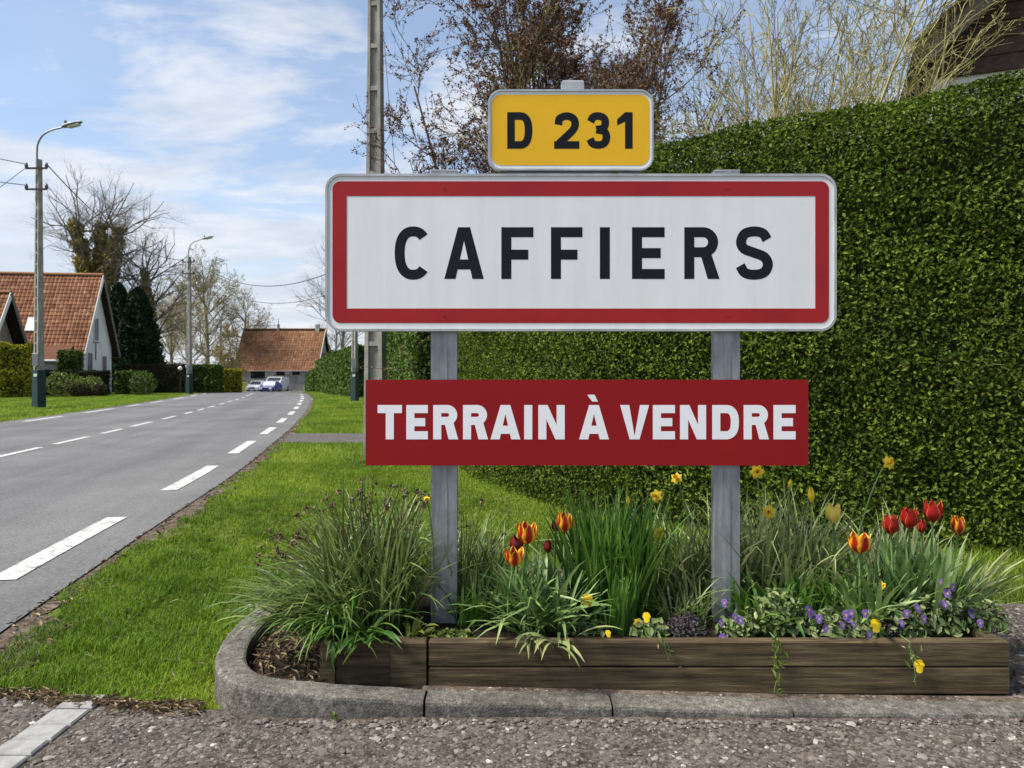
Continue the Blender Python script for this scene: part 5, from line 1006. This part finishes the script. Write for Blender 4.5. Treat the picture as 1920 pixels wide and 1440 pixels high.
def tulip(fx, fy, Y, fh, fw, material, label, base_px=None, opened=.82, tilt=(0, 0), nleaf=3, dark=False):
    """flower centre at photo direction (fx, fy) at distance Y; its bulb stands in the soil below"""
    hpx = fh * Y / F_PX; wpx = fw * Y / F_PX; c = P3(fx, fy, Y); c[2] -= hpx / 2; bx = PX(base_px if base_px else fx + random.uniform(-10, 10), Y); b = np.array((bx, Y + random.uniform(-.02, .03), SOIL - .015))
    t = thing('tulip', tuple(b), label, 'tulip', None); ax = unit(np.array((tilt[0], tilt[1], 1.)))
    sc = stem_curve(b, c, (random.uniform(-.015, .015), 0, 0)); MB().tube(sc, np.linspace(.0052, .0042, len(sc)), 8).build('stem', 'flower_stem', t, smooth_=True)
    ph = random.uniform(0, 1)
    for k in range(6):
        inner = k % 2; a = ph + k * math.pi / 3; sd_ = (math.cos(a), math.sin(a), 0)
        V, Q, E = petal(c - ax * .004, ax, sd_, hpx * (1.0 if inner else .96) * random.uniform(.96, 1.04), wpx / 2 * (.86 if inner else 1.0), .78, .12, opened * random.uniform(.93, 1.07), base=.22, belly=.42, ruffle=.0012)
        new_obj('petal', V, [Q], material, t, smooth_=True, attrs={'edge': E})
    for k in range(nleaf):
        az = random.uniform(0, 6.28); V, Q, C = strap(b + (random.uniform(-.012, .012), random.uniform(-.012, .012), 0), az, random.uniform(.19, .30), random.uniform(.08, .35), random.uniform(.2, 1.1), random.uniform(.022, .036), 9, random.gauss(0, .3), .55)
        new_obj('leaf', V, [Q], 'tulip_leaf', t, smooth_=True, attrs={'rnd': np.clip(random.gauss(.5, .2) + np.linspace(-.1, .15, len(V)), 0, 1)})
    return t
def daffodil(fx, fy, Y, size, face, label, base=None, bud=False, cat='daffodil', hang=False):
    rr = size * Y / F_PX / 2; c = P3(fx, fy, Y); face = unit(np.array(face, float)); b = np.array(base if base is not None else (c[0] + random.uniform(-.04, .04), Y + .03, SOIL - .015), float)
    t = thing('daffodil', tuple(b), label, cat); neck = c - face * rr * .55
    sc = stem_curve(b, neck + (0, 0, 0), (random.uniform(-.02, .02), .01, .05), 12) if not hang else np.array([b, b + (neck - b) * .3 + (.0, -.012, .01), b + (neck - b) * .65 + (0, -.012, 0), neck])
    MB().tube(np.vstack([sc, c - face * rr * .15]), .0032, 7).build('stem', 'flower_stem', t, smooth_=True)
    u = unit(np.cross(face, (0, 0, 1.))); v = np.cross(u, face)
    if bud:
        for k in range(3):
            V, Q, E = petal(c - v * rr, v, u * math.cos(k * 2.1) + face * math.sin(k * 2.1), rr * 2, rr * .42, 1.1, .1, .3); new_obj('petal', V, [Q], 'daffodil_yellow', t, smooth_=True, attrs={'edge': E})
        return t
    ph = random.uniform(0, 1)
    for k in range(6):
        a = ph + k * math.pi / 3; d = u * math.cos(a) + v * math.sin(a); s_ = np.cross(face, d); Vp, E = [], []
        for j in range(5):
            q_ = j / 4; ww = rr * .36 * math.sin(math.pi * (.12 + .86 * q_) ** .8) ** .7
            if j == 4: ww = rr * .03
            for i_ in (-1, 0, 1): Vp.append(c + d * rr * (.16 + .86 * q_) + s_ * ww * i_ + face * (-.10 * rr * q_ + .06 * rr * (1 - abs(i_)) - .002 * (k % 2)) + face * rr * .05 * math.sin(7 * q_ + k)); E.append(.3 + .5 * abs(i_))
        new_obj('petal', Vp, [np.array([(3 * j + i_, 3 * j + i_ + 1, 3 * j + 4 + i_, 3 * j + 3 + i_) for j in range(4) for i_ in (0, 1)])], 'daffodil_yellow', t, smooth_=True, attrs={'edge': E})
    Vc, E = [], []
    for j, (dz, rad) in enumerate(((0, .16), (.2, .24), (.42, .27), (.52, .36))):
        for k in range(14): a = k * 6.283 / 14; r2_ = rr * rad * (1 + (.10 * math.sin(k * 2.6) if j == 3 else 0)); Vc.append(c + face * rr * dz + (u * math.cos(a) + v * math.sin(a)) * r2_); E.append(j / 3)
    new_obj('trumpet', Vc, [np.array([(j * 14 + k, j * 14 + (k + 1) % 14, j * 14 + 14 + (k + 1) % 14, j * 14 + 14 + k) for j in range(3) for k in range(14)])], 'daffodil_cup', t, smooth_=True, attrs={'edge': E})
    return t
def viola_flower(c, size, face, material, parent):
    face = unit(np.array(face, float)); u = unit(np.cross(face, (0, 0, 1.))); v = np.cross(u, face); rr = size
    fl = MB().tube([np.array(c) - face * .002, np.array(c) + face * .002], rr * .14, 7).build('flower', 'flower_eye', parent)
    for k, (a, s_) in enumerate(((65, 1.0), (115, 1.0), (10, .85), (170, .85), (270, 1.15))):
        a = R(a); d = u * math.cos(a) + v * math.sin(a); p = np.cross(face, d); V = [np.array(c) + face * .0012 * k]; E = [0.]
        for i_ in range(9):
            b = -math.pi * .82 + i_ * 2 * math.pi * .82 / 8; q_ = np.array(c) + d * rr * s_ * (.48 + .52 * math.cos(b)) + p * rr * s_ * .52 * math.sin(b) - face * rr * .10 * abs(math.sin(b)) + face * .0012 * k; V.append(q_); E.append(random.uniform(.35, .9))
        new_obj('petal', V, [np.array([(0, i_, i_ + 1) for i_ in range(1, 9)])], material, fl, smooth_=True, attrs={'edge': E})
def leafy_mound(name, label, c, r, n, size, material, n_parts=24, cat='plant', group=None, aspect=.6, up=.3, floor=SOIL):
    """low plant of small leaves on short stalks; the uppermost n_parts leaves are parts"""
    c, r = np.array(c, float), np.array(r, float); t = thing(name, (c[0], c[1], floor), label, cat, group)
    d = unit(np.abs(rng.normal(size=(n, 3))) * (1, 1, 1) * np.sign(np.c_[rng.normal(size=(n, 2)), np.ones(n)])); P = c + d * r * (.35 + .65 * rng.random((n, 1)) ** .6); P[:, 2] = np.maximum(P[:, 2], floor + .004)
    Nn = unit(d + .7 * rng.normal(size=(n, 3)) + (0, -.25, up)); dd = rng.normal(size=(n, 3)); dd = unit(dd - (dd * Nn).sum(1, keepdims=True) * Nn); s_ = np.cross(Nn, dd); L = (size * rng.uniform(.6, 1.35, n))[:, None]
    W_ = L * aspect * .5
    V = np.stack([P - dd * L * .5, P - dd * L * .15 + s_ * W_ + Nn * W_ * .3, P + dd * L * .2 + s_ * W_ * .9 + Nn * W_ * .3, P + dd * L * .5 - Nn * W_ * .3, P + dd * L * .2 - s_ * W_ * .9 + Nn * W_ * .3, P - dd * L * .15 - s_ * W_ + Nn * W_ * .3, P], 1)
    F = np.array([(6, 0, 1), (6, 1, 2), (6, 2, 3), (6, 3, 4), (6, 4, 5), (6, 5, 0)]); a = rng.random(n); od = np.argsort(-(P[:, 2] - .6 * P[:, 1]))
    for i in od[:n_parts]: new_obj('leaf', V[i], [F], material, t, attrs={'rnd': np.full(7, a[i])})
    re = od[n_parts:]
    if len(re): new_obj('leaf_mass', V[re].reshape(-1, 3), [(F[None] + np.arange(len(re))[:, None, None] * 7).reshape(-1, 3)], material, t, attrs={'rnd': np.repeat(a[re], 7)}, kind='stuff')
    k = rng.choice(n, min(n, 60), replace=False); b = np.tile(c, (len(k), 1)) + rng.normal(size=(len(k), 3)) * r * .2; b[:, 2] = floor - .01; paths = np.stack([b, (b + P[k]) / 2 + (0, 0, .01), P[k]], 1)
    v, q_ = tubes(paths, np.full((len(k), 3), .0013), 3); new_obj('stalks', v, [q_], 'flower_stem', t, kind='stuff'); return t

# --- big clump of narrow grey green leaves with withered heads, spilling over the kerb
c = (PX(690, 2.76), 2.76, SOIL)
t = thing('daylily_clump', c, 'large arching grey green clump with withered flower heads, spilling over the kerb', 'plant')
strap_clump(t, c, 420, .17, (.30, .52), (.05, .75), (.5, 1.7), (.006, .011), 'strap_leaf', 70, kinks=.12)
strap_clump(t, (PX(610, 2.72), 2.72, SOIL), 360, .13, (.24, .40), (.35, .95), (1.3, 2.5), (.006, .010), 'strap_leaf', 60, az_bias=(math.pi * 1.05, .75), kinks=.12)
strap_clump(t, (PX(640, 2.62), 2.62, SOIL), 90, .10, (.22, .34), (.5, 1.1), (1.0, 2.2), (.006, .010), 'bright_leaf', 20, az_bias=(math.pi * 1.35, .8), kinks=.1)
strap_clump(t, (PX(705, 2.8), 2.8, SOIL), 170, .16, (.36, .60), (.0, .38), (.1, .9), (.007, .013), 'strap_leaf', 50, kinks=.3)
for i in range(74):
    fx = random.uniform(480, 800); top_y = np.interp(fx, (480, 560, 640, 700, 800), (1010, 950, 912, 898, 925)) + abs(random.gauss(0, 45)); Y = random.uniform(2.66, 2.92); tip = P3(fx, top_y, Y)
    b = np.array((c[0] + (tip[0] - c[0]) * .35 + random.uniform(-.03, .03), Y * .5 + c[1] * .5, SOIL - .01)); sc = stem_curve(b, tip, ((b[0] - tip[0]) * .10, 0, .02), 9); sc[1:-1] += rng.normal(size=(7, 3)) * .004
    st = new_obj('flower_stalk', *(lambda vq: (vq[0], [vq[1]]))(tubes(sc[None], np.linspace(.003, .0017, 9)[None], 5)), 'dry_stalk', t, smooth_=True, attrs={'rnd': np.full(45, random.random() * .7)})
    k = random.randint(5, 9); v, f, a = leaf_quads(tip + rng.normal(size=(k, 3)) * .007, rng.normal(size=(k, 3)), .022, .35, .6); new_obj('withered_head', v, [f], 'dry_head', st, attrs={'rnd': a})
# --- broad leaves flopping over the timber corner
t = thing('broad_leaf_plant', (PX(715, 2.58), 2.58, SOIL), 'fresh green tuft of broad leaves flopping over the short timber end', 'plant')
strap_clump(t, (PX(700, 2.58), 2.58, SOIL), 34, .06, (.13, .25), (.5, 1.2), (.7, 2.3), (.014, .028), 'bright_leaf', 34, az_bias=(math.pi * 1.3, .7), kinks=.1)
strap_clump(t, (PX(775, 2.60), 2.60, SOIL), 14, .03, (.08, .14), (.3, 1.0), (.9, 2.0), (.016, .026), 'lime_leaf', 14, kinks=.1)
leafy_mound('ground_cover', 'yellow green creeping ground cover at the foot of the left post', (PX(845, 2.6), 2.60, SOIL), (.10, .06, .03), 160, .022, 'lime_leaf', 20, up=.8)
# --- thin withered clump right of the left post
c = (PX(885, 2.95), 2.95, SOIL); t = thing('thin_clump', c, 'thin dark green clump with curled withered tips right of the left post', 'plant')
strap_clump(t, c, 260, .12, (.22, .44), (.0, .45), (.2, 1.3), (.005, .009), 'strap_leaf', 40, kinks=.3)
strap_clump(t, (PX(890, 2.72), 2.72, SOIL), 60, .07, (.12, .24), (.1, .8), (.3, 1.6), (.008, .016), 'bright_leaf', 20)
for fx, fy in ((905, 935), (945, 1000), (880, 985), (868, 962), (925, 1012)):
    tip = P3(fx, fy, 2.98); sc = stem_curve((c[0] + random.uniform(-.05, .05), 2.95, SOIL - .01), tip, (.01, 0, 0), 9)
    st = new_obj('flower_stalk', *(lambda vq: (vq[0], [vq[1]]))(tubes(sc[None], np.full((1, 9), .0018), 5)), 'dry_stalk', t, smooth_=True, attrs={'rnd': np.full(45, .3)}); v, f, a = leaf_quads(tip + rng.normal(size=(5, 3)) * .006, rng.normal(size=(5, 3)), .02, .4, .6); new_obj('withered_head', v, [f], 'dry_head', st, attrs={'rnd': a})
# --- tulip clump in the middle
c = (PX(1015, 2.68), 2.68, SOIL); t = thing('tulip_foliage', c, 'arching clump of grey green leaves under the yellow flamed tulips, some over the timber', 'plant')
strap_clump(t, c, 170, .10, (.20, .36), (.15, 1.0), (.5, 2.0), (.009, .018), 'tulip_leaf', 60, kinks=.1)
strap_clump(t, (PX(1030, 2.57), 2.57, SOIL), 14, .07, (.17, .24), (.75, 1.1), (1.3, 2.2), (.012, .020), 'pale_leaf', 14, az_bias=(-math.pi / 2, .95), kinks=0)
tulip(988, 997, 2.70, 42, 38, 'tulip_flame', 'tall yellow tulip flamed red, in front of the dark wilted one', opened=1.0)
tulip(964, 1042, 2.66, 36, 34, 'tulip_flame', 'short open yellow tulip with a red petal, lowest of the middle group', opened=1.12)
tulip(1058, 977, 2.76, 38, 30, 'tulip_flame', 'orange flamed tulip rising from the bright green grass clump', opened=.85)
tulip(968, 1016, 2.76, 28, 28, 'tulip_dark', 'dark red wilted tulip behind the yellow flamed ones', opened=.75)
tulip(1042, 983, 2.84, 24, 18, 'tulip_dark', 'small dark red tulip bud tucked behind the orange flamed tulip', opened=.6)
tulip(1027, 1022, 2.80, 26, 16, 'tulip_dark', 'thin dark red tulip bud between the middle tulips', opened=.5)
# --- upright bright green grass clump
c = (PX(1150, 2.86), 2.86, SOIL); t = thing('grass_clump', c, 'upright bright green grassy clump between the two sign posts', 'plant')
strap_clump(t, c, 420, .16, (.32, .54), (.0, .42), (.05, .8), (.007, .013), 'bright_leaf', 80, kinks=.05)
strap_clump(t, (PX(1165, 2.66), 2.66, SOIL), 46, .05, (.16, .28), (.0, .3), (.0, .5), (.008, .014), 'bright_leaf', 20, kinks=.05)
daffodil(1102, 1126, 2.60, 26, (-.2, -1, .1), 'small yellow daffodil low down beside the bright grassy clump', base=(PX(1135, 2.64), 2.64, SOIL - .01))
leafy_mound('low_plant', 'low broad-leaved green plant with a yellow flower before the grassy clump', (PX(1218, 2.62), 2.62, SOIL + .01), (.075, .06, .055), 120, .036, 'viola_leaf', 24)
tp = bpy.data.objects['low_plant']; viola_flower(P3(1212, 1157, 2.58), .017, (0, -1, .35), 'viola_yellow', tp); viola_flower(P3(1140, 1188, 2.56), .012, (.2, -1, .5), 'viola_yellow', tp)
# --- pale daffodil foliage either side of the right post
c = (PX(1300, 2.98), 2.98, SOIL); t = thing('daffodil_foliage', c, 'pale arching daffodil leaves left of the right post', 'plant')
strap_clump(t, c, 280, .14, (.26, .50), (.1, .75), (.3, 1.5), (.006, .011), 'pale_leaf', 60, kinks=.2)
strap_clump(t, (PX(1285, 2.75), 2.75, SOIL), 70, .08, (.14, .28), (.3, .9), (.5, 1.6), (.006, .010), 'strap_leaf', 20)
daffodil(1230, 930, 2.92, 26, (-.55, -.8, .1), 'yellow daffodil facing the left post, left of the right post', base=(c[0] - .05, 2.95, SOIL))
daffodil(1235, 999, 2.86, 28, (.3, -.9, .35), 'yellow daffodil nodding low on the pale leaves left of the right post', base=(c[0] - .06, 2.9, SOIL))
daffodil(1268, 896, 3.0, 24, (-.5, -.7, .5), 'yellow daffodil just under the red board, left of the right post', base=(c[0] + .03, 3.0, SOIL))
daffodil(1178, 939, 2.95, 18, (.2, -1, .2), 'yellow daffodil bud on top of the bright grassy clump', base=(PX(1180, 2.95), 2.95, SOIL), bud=True)
c = (PX(1465, 2.96), 2.96, SOIL); t = thing('daffodil_foliage', c, 'pale dense daffodil leaves right of the right post', 'plant')
strap_clump(t, c, 420, .20, (.28, .54), (.0, .65), (.2, 1.3), (.006, .012), 'pale_leaf', 80, kinks=.2)
strap_clump(t, (PX(1440, 2.74), 2.74, SOIL), 110, .13, (.14, .28), (.2, .9), (.4, 1.6), (.008, .016), 'bright_leaf', 24)
daffodil(1420, 885, 2.95, 28, (-.2, -1, .15), 'yellow daffodil just under the red board, right of the right post', base=(c[0] - .08, 2.97, SOIL))
daffodil(1441, 960, 2.84, 28, (-.3, -1, .0), 'yellow daffodil hanging forward over the pale leaves right of the right post', base=(c[0] - .02, 2.9, SOIL))
daffodil(1521, 927, 2.95, 30, (.1, -1, .1), 'narrow pale yellow daffodil bud standing among upright leaves', base=(c[0] + .10, 2.96, SOIL), bud=True)
daffodil(1482, 906, 2.96, 18, (.5, -1, -.3), 'withered daffodil bud drooping between the yellow daffodils', base=(c[0] + .04, 2.98, SOIL), bud=True)
daffodil(1667, 867, 2.95, 28, (.35, -1, .25), 'lone yellow daffodil on a long curved stem above the red tulips', base=(PX(1600, 2.98), 2.98, SOIL))
tulip(1562, 960, 2.86, 36, 28, 'tulip_cream', 'creamy yellow tulip among the pale daffodil leaves', opened=.92)
# --- the red tulip group
c = (PX(1700, 2.78), 2.78, SOIL); t = thing('tulip_foliage', c, 'broad blue green leaves standing below the red tulips', 'plant')
strap_clump(t, c, 170, .16, (.20, .38), (.0, .55), (.1, 1.2), (.012, .026), 'tulip_leaf', 60, kinks=.1)
strap_clump(t, (PX(1625, 2.66), 2.66, SOIL), 60, .07, (.16, .30), (.1, .9), (.2, 1.5), (.012, .028), 'tulip_leaf', 40, kinks=.1)
strap_clump(t, (PX(1790, 2.84), 2.84, SOIL), 50, .08, (.22, .38), (.3, 1.0), (.2, 1.1), (.007, .014), 'pale_leaf', 30, az_bias=(.0, .7), kinks=.1)
tulip(1611, 1016, 2.66, 38, 40, 'tulip_flame', 'open red tulip with yellow flames, lowest of the red group', opened=1.1)
tulip(1670, 981, 2.74, 37, 30, 'tulip_red', 'red yellow-edged tulip next to the lowest open one', opened=.9)
tulip(1705, 969, 2.74, 40, 32, 'tulip_red', 'red yellow-edged tulip in the middle of the red group', opened=.95)
tulip(1749, 956, 2.76, 42, 33, 'tulip_red', 'tallest red yellow-edged tulip', opened=.92)
tulip(1728, 984, 2.84, 26, 18, 'tulip_red', 'small red tulip bud half hidden behind the red group', opened=.55)
tulip(1796, 982, 2.78, 36, 26, 'tulip_flame', 'slim yellow tulip flushed red at the outer end of the group', base_px=1778, opened=.8)
# --- violas, heather and trailing plants along the front board
def violas(label, cx, Y, w, h, n, flowers, size=.030):
    t = leafy_mound('viola_plant', label, (PX(cx, Y), Y, SOIL + h * .15), (w, .07, h), n, size, 'viola_leaf', 30, 'viola', 'violas along the front of the planter', aspect=.42)
    for fx, fy in flowers: viola_flower(P3(fx, fy, Y - .05 - .04 * (fy > 1150)), random.uniform(.011, .016), (random.uniform(-.4, .4), -1, random.uniform(.0, .5)), 'viola_purple', t)
violas('purple viola at the foot of the right post', 1375, 2.62, .07, .07, 130, [(1358, 1130), (1352, 1168), (1378, 1158), (1388, 1163), (1355, 1196)])
violas('grey green viola without many blooms, right of the post foot', 1455, 2.63, .12, .15, 330, [(1516, 1143), (1520, 1150)])
violas('purple viola between the post and the lone yellow pansy', 1560, 2.60, .10, .09, 260, [(1536, 1160), (1586, 1153), (1548, 1178), (1580, 1172), (1592, 1160)])
violas('purple viola under the slim yellow tulip', 1770, 2.64, .17, .14, 420, [(1786, 1100), (1776, 1112), (1765, 1092), (1760, 1128), (1772, 1134)])
violas('mottled viola cushion at the far end of the planter', 1690, 2.60, .10, .11, 300, [(1700, 1150), (1690, 1168), (1720, 1140), (1732, 1160)])
violas('loose viola leaves at the planter corner', 1845, 2.66, .10, .10, 200, [(1822, 1150), (1838, 1168)])
leafy_mound('heather', 'dark purple heather sprigs between the violas at the far end', (PX(1680, 2.585), 2.585, SOIL + .01), (.06, .035, .085), 260, .012, 'heather_leaf', 12, up=.2)
violas('purple viola on the planter edge between the two trailing runners', 1610, 2.575, .06, .06, 120, [(1600, 1172), (1622, 1150), (1596, 1150), (1630, 1190)])
leafy_mound('heather', 'small dark purple heather left of the right post', (PX(1285, 2.63), 2.63, SOIL), (.085, .06, .085), 520, .012, 'heather_leaf', 12, up=.2)
t = leafy_mound('pansy', 'single yellow pansy with a dark eye before the red tulips', (PX(1640, 2.58), 2.58, SOIL), (.05, .04, .035), 50, .03, 'viola_leaf', 14); viola_flower(P3(1642, 1172, 2.54), .022, (0, -1, .2), 'viola_yellow', t)
def trailing(label, px0, py0, px1, py1, Y, n, material, flower=None):
    a, b = P3(px0, py0, Y), P3(px1, py1, Y); t = thing('trailing_plant', tuple(a), label, 'plant')
    for k in range(3):
        q_ = np.linspace(0, 1, 10)[:, None]; P = a + (b - a) * q_ * (1 - .2 * k) + np.array((.012 * (k - 1), 0, 0)) * q_ + rng.normal(size=(10, 3)) * (.004, .001, .003); P = np.vstack([a + (0, .06, .005), P])
        MB().tube(P, .0014, 5).build('runner', 'flower_stem', t)
    q_ = rng.random(n)[:, None]; P = a + (b - a) * q_ + rng.normal(size=(n, 3)) * (.012, .004, .008) - (0, .006, 0)
    for p, s_ in zip(P, rng.random(n)):
        v, f, a_ = leaf_quads(p[None], np.array([[0, -1., .2]]), .026, .35, .6, up=-.8); new_obj('leaf', v, [f], material, t, attrs={'rnd': np.full(4, s_)})
    if flower: viola_flower(P3(flower[0], flower[1], Y - .014), .021, (0, -1, .1), 'viola_yellow', t)
    return t
trailing('yellow green leafy runner hanging over the front board', 1455, 1200, 1462, 1300, 2.474, 34, 'lime_leaf')
trailing('thin runner with one yellow flower hanging over the front board', 1705, 1205, 1724, 1285, 2.474, 7, 'viola_leaf', (1723, 1248))
trailing('dry thin runner drooping over the board below the heather', 1240, 1198, 1262, 1240, 2.474, 5, 'dry_stalk')
leafy_mound('filler_weeds', 'low dark weeds filling the bed between the grassy clump and the posts', (PX(1090, 2.66), 2.66, SOIL), (.12, .06, .05), 160, .022, 'viola_leaf', 16)
leafy_mound('filler_weeds', 'low dark weeds below the daffodil leaves right of the right post', (PX(1500, 2.72), 2.74, SOIL), (.2, .08, .09), 300, .03, 'bright_leaf', 16)
t = leafy_mound('seedling', 'tiny yellow green seedling at the foot of the curved kerb', (PX(628, 2.32), 2.318, .03), (.012, .008, .018), 12, .016, 'lime_leaf', 12, floor=.02)

# more growth filling the middle and the back of the bed
for lb, cx, Y, n_, L_, m_ in (('short green shoots behind the right post', 1370, 3.05, 200, (.18, .36), 'bright_leaf'), ('pale arching leaves behind the red tulips', 1660, 3.1, 220, (.22, .42), 'pale_leaf'), ('dark leaf tuft between the yellow flamed tulips and the left post', 930, 2.85, 150, (.16, .32), 'strap_leaf'), ('grassy leaves behind the upright bright clump', 1120, 3.15, 220, (.24, .44), 'strap_leaf'), ('green leaf tuft below the creamy tulip', 1550, 2.8, 150, (.16, .30), 'bright_leaf')):
    t = thing('leaf_tuft', (PX(cx, Y), Y, SOIL), lb, 'plant'); strap_clump(t, (PX(cx, Y), Y, SOIL), n_, .15, L_, (.0, .8), (.2, 1.5), (.007, .014), m_, 24)

for k, (fx, fy, sz, lb) in enumerate(((1196, 1168, 18, 'little yellow bloom at the foot of the low broad-leaved plant'), (800, 936, 14, 'small orange yellow bloom beside the left post, among withered heads'), (1655, 1098, 16, 'little yellow bloom below the open red tulip'))):
    daffodil(fx, fy, 2.62 if fy > 1000 else 2.72, sz, (.1, -1, .3), lb)
